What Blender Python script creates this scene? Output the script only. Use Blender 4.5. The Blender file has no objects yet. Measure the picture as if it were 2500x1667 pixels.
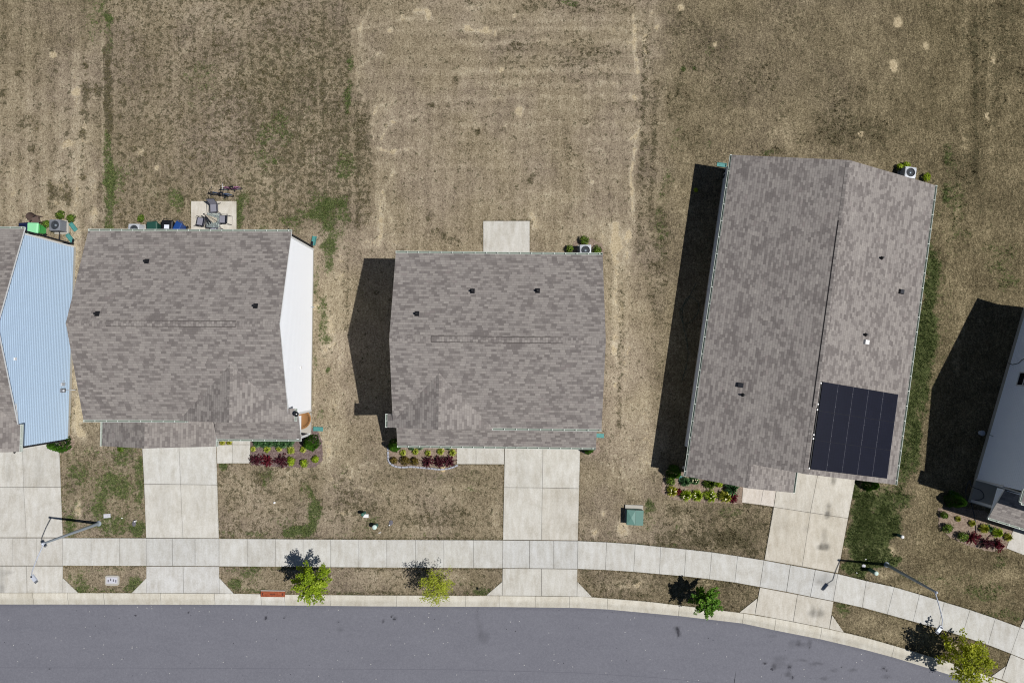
import bpy, math, random
import numpy as np
from mathutils import Vector, Matrix
random.seed(11); rng = np.random.default_rng(11)
SC = bpy.context.scene; COL = SC.collection
# ------------------------------------------------------------------ camera model (recovered from the shadows and lamp posts)
FPX, HCAM, NX, NY = 2500*24/36, 45.0, 1259.05, 888.5
def _axes():
    n = np.array([NX-1250, NY-833.5, FPX]); n /= np.linalg.norm(n)
    x = np.array([1., 0, 0])-n[0]*n; x /= np.linalg.norm(x)
    return x, np.cross(n, x), n
AX, AY, AN = _axes()
def ray(px, py):
    d = np.array([px-1250, py-833.5, FPX]); d = d/d.dot(AN)
    return float(d.dot(AX)), float(-d.dot(AY))
def W(px, py, z=0.0):
    a, b = ray(px, py); h = HCAM-z
    return Vector((a*h, b*h, z))
def W2(px, py, z=0.0):
    v = W(px, py, z); return (v.x, v.y)
def to_px(x, y):                                   # ground point -> photograph pixel (numpy ok), used only to lay out the lawn's wear
    k = 1/HCAM
    cx = AX[0]*x*k - AY[0]*y*k + AN[0]; cy = AX[1]*x*k - AY[1]*y*k + AN[1]; cz = AX[2]*x*k - AY[2]*y*k + AN[2]
    return 1250+FPX*cx/cz, 833.5+FPX*cy/cz
def on_plane(px, py, p0, n):
    a, b = ray(px, py); o = Vector((0, 0, HCAM)); d = Vector((a, b, -1))
    t = (Vector(p0)-o).dot(n)/d.dot(n)
    return o+d*t
K = 1.30
def lin(c):
    c /= 255.0
    return c/12.92 if c <= .04045 else ((c+.055)/1.055)**2.4
def S(r, g, b, k=1.0):                              # picture colour under this sun -> base colour
    return (min(lin(r)/K*k, .95), min(lin(g)/K*k, .95), min(lin(b)/K*k, .95), 1)

# ------------------------------------------------------------------ mesh builder
class MB:
    def __init__(s): s.v = []; s.f = []; s.m = []; s.uv = []; s.c = {}; s.sm = []
    def face(s, pts, m=0, uv=None, col=None, smooth=False):
        b = len(s.v); s.v += [tuple(p) for p in pts]
        s.f.append(tuple(range(b, b+len(pts)))); s.m.append(m); s.uv.append(uv); s.sm.append(smooth)
        if col is not None:
            for i in range(len(pts)): s.c[b+i] = col
    def grid(s, rows, m=0, cols=None, closed=False, smooth=True):
        b = len(s.v); nr = len(rows); nc = len(rows[0])
        for r in rows: s.v += [tuple(p) for p in r]
        if cols is not None:
            k = b
            for r in cols:
                for c in r: s.c[k] = c; k += 1
        for i in range(nr-1):
            for j in range(nc if closed else nc-1):
                j2 = (j+1) % nc
                s.f.append((b+i*nc+j, b+i*nc+j2, b+(i+1)*nc+j2, b+(i+1)*nc+j)); s.m.append(m); s.uv.append(None); s.sm.append(smooth)
    def box(s, c, size, rz=0, m=0, rot=None, top=1.0):
        hx, hy, hz = size[0]/2, size[1]/2, size[2]/2
        R = rot if rot is not None else Matrix.Rotation(rz, 3, 'Z')
        P = [Vector(c)+R @ Vector((sx*hx*(top if sz > 0 else 1), sy*hy*(top if sz > 0 else 1), sz*hz)) for sz in (-1, 1) for sx, sy in ((-1, -1), (1, -1), (1, 1), (-1, 1))]
        b = len(s.v); s.v += [tuple(p) for p in P]
        for q in ((3, 2, 1, 0), (4, 5, 6, 7), (0, 1, 5, 4), (1, 2, 6, 5), (2, 3, 7, 6), (3, 0, 4, 7)):
            s.f.append(tuple(b+i for i in q)); s.m.append(m); s.uv.append(None); s.sm.append(False)
    def bar(s, p, q, w, h, m=0):                     # square bar p->q
        p, q = Vector(p), Vector(q); d = q-p; L = d.length
        if L < 1e-6: return
        R = d.to_track_quat('X', 'Z').to_matrix()
        s.box((p+q)/2, (L, w, h), rot=R, m=m)
    def tube(s, path, r, n=8, m=0, cap=True):
        path = [Vector(p) for p in path]; rs = r if hasattr(r, '__len__') else [r]*len(path)
        rows = []; prev = None
        for i, p in enumerate(path):
            d = (path[min(i+1, len(path)-1)]-path[max(i-1, 0)]).normalized()
            a = prev if prev is not None else (Vector((0, 0, 1)) if abs(d.z) < .9 else Vector((1, 0, 0)))
            u = (a-d*a.dot(d)).normalized(); w = d.cross(u); prev = u
            rows.append([p+(u*math.cos(t)+w*math.sin(t))*rs[i] for t in [2*math.pi*k/n for k in range(n)]])
        s.grid(rows, m, closed=True)
        if cap: s.face(list(reversed(rows[0])), m); s.face(rows[-1], m)
    def lathe(s, prof, c=(0, 0, 0), n=20, m=0, smooth=True, sx=1, sy=1):
        rows = [[(c[0]+r*sx*math.cos(2*math.pi*k/n), c[1]+r*sy*math.sin(2*math.pi*k/n), c[2]+z) for k in range(n)] for r, z in prof]
        s.grid(rows, m, closed=True, smooth=smooth)
        if prof[-1][0] > 1e-4: s.face(rows[-1], m)
    def torus(s, c, R, r, axis='Y', n=24, k=8, m=0):
        rows = []
        for i in range(n+1):
            a = 2*math.pi*i/n; row = []
            for j in range(k):
                b = 2*math.pi*j/k; q = R+r*math.cos(b)
                v = (q*math.cos(a), r*math.sin(b), q*math.sin(a)) if axis == 'Y' else (q*math.cos(a), q*math.sin(a), r*math.sin(b))
                row.append((c[0]+v[0], c[1]+v[1], c[2]+v[2]))
            rows.append(row)
        s.grid(rows, m, closed=True)
    def build(s, name, mats, parent=None, loc=None, rz=None):
        me = bpy.data.meshes.new(name); me.from_pydata(s.v, [], s.f)
        for x in (mats if isinstance(mats, (list, tuple)) else [mats]): me.materials.append(x)
        me.polygons.foreach_set('material_index', s.m); me.polygons.foreach_set('use_smooth', s.sm)
        if any(u is not None for u in s.uv):
            l = me.uv_layers.new(name='UVMap'); d = []
            for f, u in zip(s.f, s.uv): d += [t for p in (u if u is not None else [(0, 0)]*len(f)) for t in p]
            l.data.foreach_set('uv', d)
        if s.c:
            at = me.color_attributes.new('tint', 'FLOAT_COLOR', 'POINT')
            a = np.ones((len(s.v), 4), np.float32); a[list(s.c.keys())] = list(s.c.values())
            at.data.foreach_set('color', a.ravel())
        me.update()
        o = bpy.data.objects.new(name, me); COL.objects.link(o)
        if parent is not None: o.parent = parent
        if loc is not None: o.location = loc
        if rz is not None: o.rotation_euler = (0, 0, rz)
        return o
def tag(o, label=None, cat=None, group=None, kind=None):
    if label: o['label'] = label
    if cat: o['category'] = cat
    if group: o['group'] = group
    if kind: o['kind'] = kind
    return o
def thing(name, label, cat, loc=(0, 0, 0), rz=0, group=None):
    o = bpy.data.objects.new(name, None); COL.objects.link(o); o.empty_display_size = .2
    o.location = loc; o.rotation_euler = (0, 0, rz)
    return tag(o, label, cat, group)
def copy_tree(o, parent=None):
    c = o.copy(); COL.objects.link(c)
    if parent is not None: c.parent = parent
    for ch in list(o.children): copy_tree(ch, c)
    return c

# ------------------------------------------------------------------ materials
class NT:
    def __init__(s, name):
        s.mat = bpy.data.materials.new(name); s.mat.use_nodes = True; s.t = s.mat.node_tree; s.t.nodes.clear()
        s.out = s.n('ShaderNodeOutputMaterial'); s.b = s.n('ShaderNodeBsdfPrincipled'); s.l(s.b.outputs[0], s.out.inputs[0])
        s.b.inputs['Roughness'].default_value = .85; s.b.inputs['Specular IOR Level'].default_value = .25
    def n(s, t, **k):
        x = s.t.nodes.new(t)
        for a, v in k.items(): setattr(x, a, v)
        return x
    def l(s, a, b): s.t.links.new(a, b)
    def put(s, sock, v):
        if hasattr(v, 'is_linked') or isinstance(v, bpy.types.NodeSocket): s.l(v, sock)
        else: sock.default_value = v
    def m(s, op, a, b=0.0, c=None, clamp=False):
        x = s.n('ShaderNodeMath', operation=op, use_clamp=clamp); s.put(x.inputs[0], a); s.put(x.inputs[1], b)
        if c is not None: s.put(x.inputs[2], c)
        return x.outputs[0]
    def ss(s, v, a, b):                              # smoothstep
        x = s.n('ShaderNodeMapRange', interpolation_type='SMOOTHSTEP'); s.put(x.inputs['Value'], v); s.put(x.inputs['From Min'], a); s.put(x.inputs['From Max'], b)
        return x.outputs[0]
    def mix(s, f, a, b, mode='MIX'):
        x = s.n('ShaderNodeMix', data_type='RGBA', blend_type=mode); s.put(x.inputs[0], f); s.put(x.inputs[6], a); s.put(x.inputs[7], b)
        return x.outputs[2]
    def noise(s, scale, detail=2, rough=.5, vec=None, dist=0):
        x = s.n('ShaderNodeTexNoise'); x.inputs['Scale'].default_value = scale; x.inputs['Detail'].default_value = detail
        x.inputs['Roughness'].default_value = rough; x.inputs['Distortion'].default_value = dist
        if vec is not None: s.l(vec, x.inputs['Vector'])
        return x.outputs['Fac']
    def wn(s, vec, dim='2D'):
        x = s.n('ShaderNodeTexWhiteNoise', noise_dimensions=dim); s.l(vec, x.inputs['Vector']); return x.outputs['Value']
    def ramp(s, f, stops, mode='LINEAR'):
        x = s.n('ShaderNodeValToRGB'); cr = x.color_ramp; cr.interpolation = mode
        while len(cr.elements) < len(stops): cr.elements.new(.5)
        for e, (p, c) in zip(cr.elements, stops): e.position = p; e.color = c
        s.put(x.inputs[0], f); return x.outputs[0]
    def pos(s): return s.n('ShaderNodeNewGeometry').outputs['Position']
    def obj(s): return s.n('ShaderNodeTexCoord').outputs['Object']
    def attr(s, nm='tint'):
        return s.n('ShaderNodeAttribute', attribute_name=nm)
    def map(s, vec, sc=(1, 1, 1), rot=(0, 0, 0)):
        x = s.n('ShaderNodeMapping'); s.l(vec, x.inputs[0]); x.inputs['Scale'].default_value = sc; x.inputs['Rotation'].default_value = rot
        return x.outputs[0]
    def bump(s, h, st=.5, d=.02):
        x = s.n('ShaderNodeBump'); x.inputs['Strength'].default_value = st; x.inputs['Distance'].default_value = d
        s.l(h, x.inputs['Height']); s.l(x.outputs[0], s.b.inputs['Normal'])
    def col(s, c): s.put(s.b.inputs['Base Color'], c)
def plain(name, c, rough=.6, metal=0, var=.12, scale=6, spec=.3):
    t = NT(name); f = t.noise(scale, 3, .6, t.obj())
    d = tuple(x*(1-var) for x in c[:3])+(1,); e = tuple(min(1, x*(1+var)) for x in c[:3])+(1,)
    t.col(t.mix(f, d, e)); t.b.inputs['Roughness'].default_value = rough; t.b.inputs['Metallic'].default_value = metal
    t.b.inputs['Specular IOR Level'].default_value = spec
    return t.mat

def mat_ground():
    t = NT('dry_lawn'); p = t.pos(); at = t.attr(); sep = t.n('ShaderNodeSeparateColor'); t.l(at.outputs['Color'], sep.inputs[0])
    G, T, D = sep.outputs[0], sep.outputs[1], sep.outputs[2]; O = at.outputs['Alpha']
    na = t.noise(4.6, 5, .82, p, .4); nb = t.noise(11, 3, .7, p); nm = t.noise(2.1, 5, .74, p, .7); nl = t.noise(.5, 4, .6, p); nf = nb; nx = t.noise(30, 2, .6, p)
    st = t.noise(7, 3, .7, t.map(p, (1, .3, 1), (0, 0, .25)), .3)
    def dv(x, k): return t.m('MULTIPLY', t.m('SUBTRACT', x, .5), k)
    v = t.m('ADD', t.m('ADD', dv(na, .78), dv(nb, 1.15)), t.m('ADD', dv(st, .62), t.m('ADD', dv(nx, .5), t.m('ADD', dv(nl, .5), dv(nm, .35)))))
    v = t.m('ADD', t.m('ADD', v, .5), t.m('SUBTRACT', t.m('MULTIPLY', T, .48), t.m('MULTIPLY', D, .17)))
    base = t.ramp(v, [(.05, S(60, 52, 41)), (.28, S(101, 90, 72)), (.5, S(148, 134, 111)), (.72, S(179, 165, 140)), (.98, S(216, 204, 178))])
    warm = t.mix(t.ss(t.noise(.22, 3, .5, p), .38, .64), S(142, 131, 106), S(144, 131, 122))
    base = t.mix(.26, base, warm)
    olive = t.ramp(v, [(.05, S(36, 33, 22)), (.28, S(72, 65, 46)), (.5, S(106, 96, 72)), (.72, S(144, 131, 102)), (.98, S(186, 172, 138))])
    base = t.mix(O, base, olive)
    # weedy dark clumps
    dm = t.m('ADD', t.m('ADD', t.noise(3.3, 5, .78, p, .5), dv(nm, .5)), t.m('SUBTRACT', t.m('MULTIPLY', D, .235), .02))
    dark = t.ramp(nb, [(.3, S(46, 44, 30)), (.5, S(79, 75, 54)), (.7, S(110, 102, 78))])
    base = t.mix(t.m('MULTIPLY', t.ss(dm, .55, .615), .76), base, dark)
    # bare sand
    tn = t.m('ADD', t.noise(1.7, 5, .72, p, .9), dv(na, .5))
    sand = t.ramp(t.m('ADD', nb, dv(na, .5)), [(.25, S(142, 126, 98)), (.5, S(192, 174, 140)), (.75, S(234, 218, 186))])
    base = t.mix(t.m('MULTIPLY', t.ss(t.m('ADD', tn, t.m('MULTIPLY', T, .42)), .70, .92), .72), base, sand)
    # green grass
    gn = t.m('ADD', t.m('ADD', t.m('MULTIPLY', t.noise(3.9, 5, .8, p, .5), .84), t.m('MULTIPLY', t.noise(.9, 4, .65, p), .22)), dv(nb, .3))
    gv = t.m('ADD', nb, dv(na, .6))
    green = t.ramp(gv, [(.25, S(30, 42, 18)), (.5, S(68, 84, 42)), (.75, S(112, 124, 72))])
    green = t.mix(t.m('MULTIPLY', O, .5), green, t.ramp(gv, [(.25, S(32, 42, 20)), (.5, S(64, 76, 40)), (.75, S(104, 108, 68))]))
    base = t.mix(t.m('MULTIPLY', t.ss(t.m('ADD', gn, t.m('MULTIPLY', G, .46)), .635, .765), .85), base, green)
    t.col(base); t.b.inputs['Roughness'].default_value = .95; t.b.inputs['Specular IOR Level'].default_value = .08
    t.bump(t.m('ADD', na, t.m('MULTIPLY', nb, .8)), .8, .07)
    return t.mat
def mat_asphalt():
    t = NT('asphalt'); p = t.pos(); a = t.attr().outputs['Color']
    f = t.noise(9, 4, .85, p); g = t.noise(.35, 5, .62, p); h = t.noise(30, 2, .7, p); k = t.noise(1.3, 4, .65, t.map(p, (.25, 1, 1)))
    q = t.m('ADD', t.m('MULTIPLY', f, .6), t.m('MULTIPLY', h, .4))
    c = t.ramp(q, [(.34, S(90, 91, 98)), (.5, S(117, 118, 126)), (.66, S(143, 144, 152))])
    c = t.mix(.42, c, t.mix(g, S(104, 104, 114), S(132, 132, 141))); c = t.mix(.22, c, t.mix(k, S(98, 98, 108), S(140, 140, 148)))
    v = t.n('ShaderNodeTexVoronoi'); v.inputs['Scale'].default_value = 3.2; t.l(p, v.inputs['Vector'])
    c = t.mix(t.m('MULTIPLY', t.m('LESS_THAN', v.outputs['Distance'], .085), t.m('GREATER_THAN', t.n_sep(v.outputs['Color']), .72)), c, S(200, 198, 194))
    c = t.mix(t.m('MULTIPLY', t.m('LESS_THAN', v.outputs['Distance'], .09), t.m('LESS_THAN', t.n_sep(v.outputs['Color']), .12)), c, S(60, 60, 66))
    c = t.mix(1, c, a, 'MULTIPLY'); t.col(c); t.b.inputs['Roughness'].default_value = .9; t.bump(f, .4, .01)
    return t.mat
def _nsep(s, c):
    x = s.n('ShaderNodeSeparateColor'); s.l(c, x.inputs[0]); return x.outputs[0]
NT.n_sep = _nsep
def mat_concrete():
    t = NT('concrete'); p = t.pos(); a = t.attr().outputs['Color']
    n1 = t.noise(.9, 5, .65, p, .5); n2 = t.noise(14, 4, .7, p); n3 = t.noise(3.5, 4, .6, t.map(p, (1, .25, 1)), .3)
    c = t.ramp(n1, [(.34, S(188, 184, 175)), (.5, S(207, 205, 199)), (.66, S(221, 220, 216))])
    c = t.mix(.45, c, t.ramp(n3, [(.35, S(184, 179, 169)), (.5, S(207, 205, 199)), (.65, S(226, 226, 224))]))
    c = t.mix(.25, c, t.ramp(n2, [(.36, S(158, 153, 142)), (.6, S(218, 215, 208))]))
    t.col(t.mix(1, c, a, 'MULTIPLY')); t.b.inputs['Roughness'].default_value = .9; t.bump(n2, .25, .006)
    return t.mat
def mat_shingle(name, wr=1.0):
    t = NT(name); uv = t.n('ShaderNodeUVMap').outputs[0]; sp = t.n('ShaderNodeSeparateXYZ'); t.l(uv, sp.inputs[0])
    u, v = sp.outputs[0], sp.outputs[1]
    rv = t.m('DIVIDE', v, .146); row = t.m('FLOOR', rv)
    def comb(a, b):
        x = t.n('ShaderNodeCombineXYZ'); t.put(x.inputs[0], a); t.put(x.inputs[1], b); return x.outputs[0]
    off = t.wn(comb(row, 3.7))
    cu = t.m('ADD', t.m('DIVIDE', u, .30), t.m('MULTIPLY', off, 1.0)); ci = t.m('FLOOR', cu)
    r1 = t.wn(comb(ci, row)); cu2 = t.m('ADD', t.m('DIVIDE', u, .17), t.m('MULTIPLY', off, 7.3)); r2 = t.wn(comb(t.m('FLOOR', cu2), t.m('ADD', row, 91.3)))
    ctr = comb(t.m('MULTIPLY', ci, .30), t.m('MULTIPLY', row, .146))
    cl = t.noise(1.0, 3, .6, ctr); big = t.noise(.16, 3, .5, uv)
    tone = t.m('ADD', t.m('ADD', t.m('MULTIPLY', r1, .46), t.m('MULTIPLY', r2, .16)), t.m('MULTIPLY', t.m('SUBTRACT', cl, .26), .9))
    c = t.ramp(tone, [(.27, S(108, 102, 100)), (.43, S(124, 118, 115)), (.54, S(145, 139, 135)), (.74, S(153, 147, 142)), (.95, S(167, 161, 155))])
    c = t.mix(t.m('MULTIPLY', t.m('LESS_THAN', t.wn(comb(ci, t.m('ADD', row, 17.1))), .012), .4), c, S(146, 134, 132))
    c = t.mix(t.m('MULTIPLY', t.m('SUBTRACT', big, .35), .5), c, S(142, 135, 131))
    fu = t.m('FRACT', cu); fv = t.m('FRACT', rv)
    c = t.mix(t.m('MULTIPLY', t.m('LESS_THAN', fu, .05), .45), c, S(70, 64, 62))
    c = t.mix(t.m('MULTIPLY', t.m('LESS_THAN', fv, .11), .42), c, S(74, 68, 66))
    gr = t.noise(55, 2, .6, uv); c = t.mix(.16, c, t.mix(gr, S(80, 76, 74), S(214, 206, 200)))
    t.col(c); t.b.inputs['Roughness'].default_value = .95; t.b.inputs['Specular IOR Level'].default_value = .12
    t.bump(t.m('ADD', t.m('SUBTRACT', 1.0, fv), t.m('MULTIPLY', gr, .25)), .35, .012)
    return t.mat
def mat_leaf(name, cs, tr=.35):
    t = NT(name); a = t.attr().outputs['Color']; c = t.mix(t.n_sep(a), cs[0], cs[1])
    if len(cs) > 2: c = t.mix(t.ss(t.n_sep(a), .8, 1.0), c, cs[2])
    t.col(c); t.b.inputs['Roughness'].default_value = .6; t.b.inputs['Specular IOR Level'].default_value = .25
    x = t.n('ShaderNodeBsdfTranslucent'); t.l(t.mix(.5, c, (min(1, cs[1][0]*1.3), min(1, cs[1][1]*1.3), cs[1][2]*.6, 1)), x.inputs[0])
    k = t.n('ShaderNodeMixShader'); k.inputs[0].default_value = tr; t.l(t.b.outputs[0], k.inputs[1]); t.l(x.outputs[0], k.inputs[2]); t.l(k.outputs[0], t.out.inputs[0])
    return t.mat
def mat_mulch(name, a, b, c):
    t = NT(name); p = t.pos(); f = t.noise(16, 4, .75, t.map(p, (1, .45, 1), (0, 0, .7)), .8); g = t.noise(13, 4, .75, t.map(p, (.4, 1, 1), (0, 0, .3)), .8); h = t.noise(1.6, 3, .6, p)
    v = t.m('ADD', t.m('MULTIPLY', f, .5), t.m('MULTIPLY', g, .5))
    x = t.ramp(v, [(.34, S(*a)), (.5, S(*b)), (.66, S(*c))]); t.col(t.mix(t.m('MULTIPLY', h, .35), x, S(*b)))
    t.bump(v, .9, .06); t.b.inputs['Roughness'].default_value = .95; return t.mat
def mat_glass():
    t = NT('tinted_glass'); t.b.inputs['Transmission Weight'].default_value = .85; t.b.inputs['Roughness'].default_value = .05
    t.col(t.mix(t.noise(3, 2, .5, t.obj()), (.72, .82, .80, 1), (.80, .88, .86, 1))); return t.mat
def mat_solar():
    t = NT('solar_cells'); uv = t.n('ShaderNodeUVMap').outputs[0]; sp = t.n('ShaderNodeSeparateXYZ'); t.l(uv, sp.inputs[0])
    fx = t.m('FRACT', t.m('MULTIPLY', sp.outputs[0], 6)); fy = t.m('FRACT', t.m('MULTIPLY', sp.outputs[1], 10))
    ln = t.m('MAXIMUM', t.m('LESS_THAN', fx, .06), t.m('LESS_THAN', fy, .06)); bus = t.m('LESS_THAN', t.m('FRACT', t.m('MULTIPLY', sp.outputs[0], 30)), .14)
    c = t.mix(t.noise(1.5, 2, .5, t.pos()), S(17, 19, 32), S(24, 26, 42)); c = t.mix(t.m('MULTIPLY', bus, .4), c, S(36, 38, 54)); c = t.mix(t.m('MULTIPLY', ln, .6), c, S(12, 13, 22))
    t.col(c); t.b.inputs['Roughness'].default_value = .3; t.b.inputs['Specular IOR Level'].default_value = .22; return t.mat
def mat_rust():
    t = NT('rusty_iron'); p = t.obj(); f = t.noise(9, 5, .7, p, .6); g = t.noise(40, 3, .7, p)
    t.col(t.mix(.3, t.ramp(f, [(.3, S(104, 52, 34)), (.5, S(160, 82, 54)), (.7, S(186, 112, 80))]), t.mix(g, S(96, 46, 30), S(190, 110, 76)))); t.bump(g, .3, .005); return t.mat
M = {}
M['ground'] = mat_ground(); M['asphalt'] = mat_asphalt(); M['concrete'] = mat_concrete()
M['shingle'] = mat_shingle('asphalt_shingles')
M['joint'] = plain('joint_filler', S(92, 88, 82), .95, var=.2); M['trim'] = plain('white_trim', S(236, 238, 238), .5, var=.04)
M['gut_white'] = plain('gutter_enamel', S(212, 220, 212), .5, var=.06); M['gut_in'] = plain('gutter_inside', S(128, 138, 128), .8, var=.25); M['soffit'] = plain('soffit', S(225, 225, 222), .7, var=.04)
M['side_blue'] = plain('blue_siding', (.41, .53, .67, 1), .55, var=.04, scale=1.2); M['side_white'] = plain('white_siding', (.79, .81, .84, 1), .5, var=.02, scale=1)
M['side_pale'] = plain('pale_siding', (.82, .87, .95, 1), .5, var=.03, scale=1.2)
M['side_grey'] = plain('grey_siding', (.55, .58, .62, 1), .55, var=.04, scale=1.2)
M['found'] = plain('foundation_concrete', S(186, 182, 172), .9, var=.1); M['dark_metal'] = plain('dark_metal', S(44, 46, 52), .55, .2, var=.15)
M['black'] = plain('black_rubber', S(26, 27, 32), .6, var=.2); M['black_ridge'] = plain('painted_ridge_shadow', S(84, 78, 76), .9)
M['galv'] = plain('galvanised_steel', S(160, 170, 178), .5, .1, var=.1); M['lamp_grey'] = plain('lamp_grey', S(206, 212, 224), .4, .1, var=.05)
M['ac_grey'] = plain('grey_enamel', S(138, 142, 150), .5, .2, var=.08); M['ac_light'] = plain('pale_enamel', S(196, 200, 206), .5, .1, var=.06)
M['fan'] = plain('fan_blades', S(150, 162, 172), .35, .5, var=.15); M['ac_in'] = plain('coil_dark', S(46, 52, 58), .7)
M['teal'] = plain('teal_plastic', S(84, 150, 146), .5, var=.1); M['box_green'] = plain('transformer_green', S(98, 138, 128), .5, var=.06); M['ped_green'] = plain('pedestal_green', S(74, 118, 106), .5); M['ped_cap'] = plain('pale_cap', S(206, 228, 220), .5)
M['bin_lime'] = plain('lime_plastic', S(84, 190, 100), .45, var=.06); M['bin_lid'] = plain('pale_lime_lid', S(150, 228, 172), .45, var=.05)
M['bin_green'] = plain('dark_green_plastic', S(36, 78, 68), .5, var=.08); M['bin_black'] = plain('black_plastic', S(24, 24, 30), .5); M['bin_blue'] = plain('blue_plastic', S(32, 72, 140), .45, var=.08); M['bin_navy'] = plain('navy_plastic', S(26, 34, 66), .45)
M['paper'] = plain('white_label', S(232, 236, 248), .7, var=.03); M['brown_pl'] = plain('brown_resin', S(104, 88, 82), .55, var=.08)
M['sling'] = plain('grey_sling', S(140, 140, 152), .8, var=.06, scale=30); M['frame'] = plain('charcoal_frame', S(66, 66, 72), .5, .3)
M['glass'] = mat_glass(); M['canvas'] = plain('beige_canvas', S(196, 188, 172), .9, var=.1); M['canvas_shade'] = plain('shade_dark_canvas', S(40, 42, 48), .9)
M['rust'] = mat_rust(); M['solar'] = mat_solar(); M['alu'] = plain('aluminium', S(58, 60, 74), .5, .2)
M['wicker'] = plain('tan_wicker', S(176, 130, 84), .8, var=.3, scale=40); M['stone'] = plain('grey_edging_block', S(172, 174, 184), .9, var=.14)
M['bark'] = plain('bark', S(112, 98, 84), .9, var=.3, scale=20); M['lid'] = plain('concrete_lid', S(206, 206, 214), .85, var=.07); M['lid_dk'] = plain('dark_lid', S(108, 106, 114), .8, var=.15); M['white_pl'] = plain('white_plastic', S(240, 240, 238), .4, var=.02)
M['hose'] = plain('dark_hose', S(58, 64, 74), .5); M['hose_green'] = plain('green_hose', S(40, 66, 56), .5); M['purple'] = plain('purple_paint', S(150, 84, 140), .35, var=.05); M['bike_blue'] = plain('blue_paint', S(60, 84, 120), .35); M['bike_white'] = plain('white_paint', S(222, 224, 232), .35, var=.03); M['win'] = plain('dark_window_glass', S(22, 26, 32), .12, var=.2, spec=.5)
M['sand'] = mat_mulch('sandy_soil', (176, 152, 112), (206, 184, 142), (232, 212, 172))
M['mulch_r'] = mat_mulch('reddish_mulch', (62, 48, 46), (122, 104, 100), (176, 158, 152)); M['mulch_b'] = mat_mulch('brown_mulch', (78, 64, 54), (146, 128, 112), (196, 180, 164))
L_ = dict(arb=mat_leaf('arborvitae_leaf', [S(30, 58, 14), S(84, 132, 34), S(120, 160, 60)], .2), shrub=mat_leaf('shrub_leaf', [S(40, 58, 14), S(110, 140, 44), S(156, 176, 70)], .25),
          lime=mat_leaf('lime_leaf', [S(88, 116, 20), S(184, 208, 50), S(216, 230, 104)], .35), yel=mat_leaf('yellow_leaf', [S(96, 112, 24), S(196, 196, 66), S(226, 222, 116)], .3),
          olive=mat_leaf('olive_leaf', [S(58, 50, 20), S(124, 108, 46), S(150, 128, 60)], .2), red=mat_leaf('red_leaf', [S(58, 14, 26), S(136, 34, 52), S(164, 60, 74)], .25), wine=mat_leaf('wine_leaf', [S(40, 16, 26), S(104, 36, 54), S(140, 64, 80)], .2),
          varie=mat_leaf('variegated_leaf', [S(86, 120, 24), S(196, 204, 72), S(238, 228, 150)], .25), liri=mat_leaf('lilyturf_leaf', [S(30, 56, 34), S(92, 136, 84), S(130, 166, 110)], .2), maple=mat_leaf('maple_leaf', [S(52, 92, 20), S(124, 172, 54), S(164, 198, 88)], .3),
          gold=mat_leaf('gold_leaf', [S(92, 108, 20), S(206, 212, 60), S(236, 232, 112)], .4), thin=mat_leaf('pale_yellow_leaf', [S(140, 156, 44), S(212, 220, 84), S(236, 238, 124)], .45))
M['petal'] = plain('pale_petal', S(246, 240, 196), .7)

# ------------------------------------------------------------------ sky, sun, camera
SUN = Vector((.6046, -.0682, 1)).normalized(); EL = math.asin(SUN.z); AZ = math.atan2(SUN.x, SUN.y)
w = bpy.data.worlds.new('World'); SC.world = w; w.use_nodes = True
bg = w.node_tree.nodes['Background']; sk = w.node_tree.nodes.new('ShaderNodeTexSky'); sk.sky_type = 'NISHITA'; sk.sun_disc = False
sk.sun_elevation = EL; sk.sun_rotation = AZ; sk.air_density = .65; sk.dust_density = .2; sk.altitude = 100
w.node_tree.links.new(sk.outputs[0], bg.inputs[0]); bg.inputs[1].default_value = .05
ld = bpy.data.lights.new('sun', 'SUN'); ld.energy = 5.0; ld.angle = math.radians(.53); ld.color = (1, .972, .935)
so = bpy.data.objects.new('sun', ld); COL.objects.link(so); so.location = SUN*80; so.rotation_euler = (-SUN).to_track_quat('-Z', 'Y').to_euler()
cd = bpy.data.cameras.new('camera'); cam = bpy.data.objects.new('camera', cd); COL.objects.link(cam); SC.camera = cam
cd.sensor_width = 36; cd.sensor_fit = 'HORIZONTAL'; cd.lens = 24; cd.clip_end = 4000; cd.clip_start = .5
rt = Vector((AX[0], -AY[0], -AN[0])); dn = Vector((AX[1], -AY[1], -AN[1])); fw = Vector((AX[2], -AY[2], -AN[2]))
Rm = Matrix((rt, -dn, -fw)).transposed().to_4x4(); Rm.translation = Vector((0, 0, HCAM)); cam.matrix_world = Rm
SC.view_settings.view_transform = 'Standard'; SC.view_settings.look = 'None'; SC.view_settings.exposure = -.05; SC.view_settings.gamma = 1
SC.cycles.max_bounces = 6; SC.cycles.diffuse_bounces = 3; SC.cycles.glossy_bounces = 3; SC.cycles.transmission_bounces = 5; SC.cycles.transparent_max_bounces = 6
SC.cycles.use_denoising = True; SC.cycles.filter_width = 1.1

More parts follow.
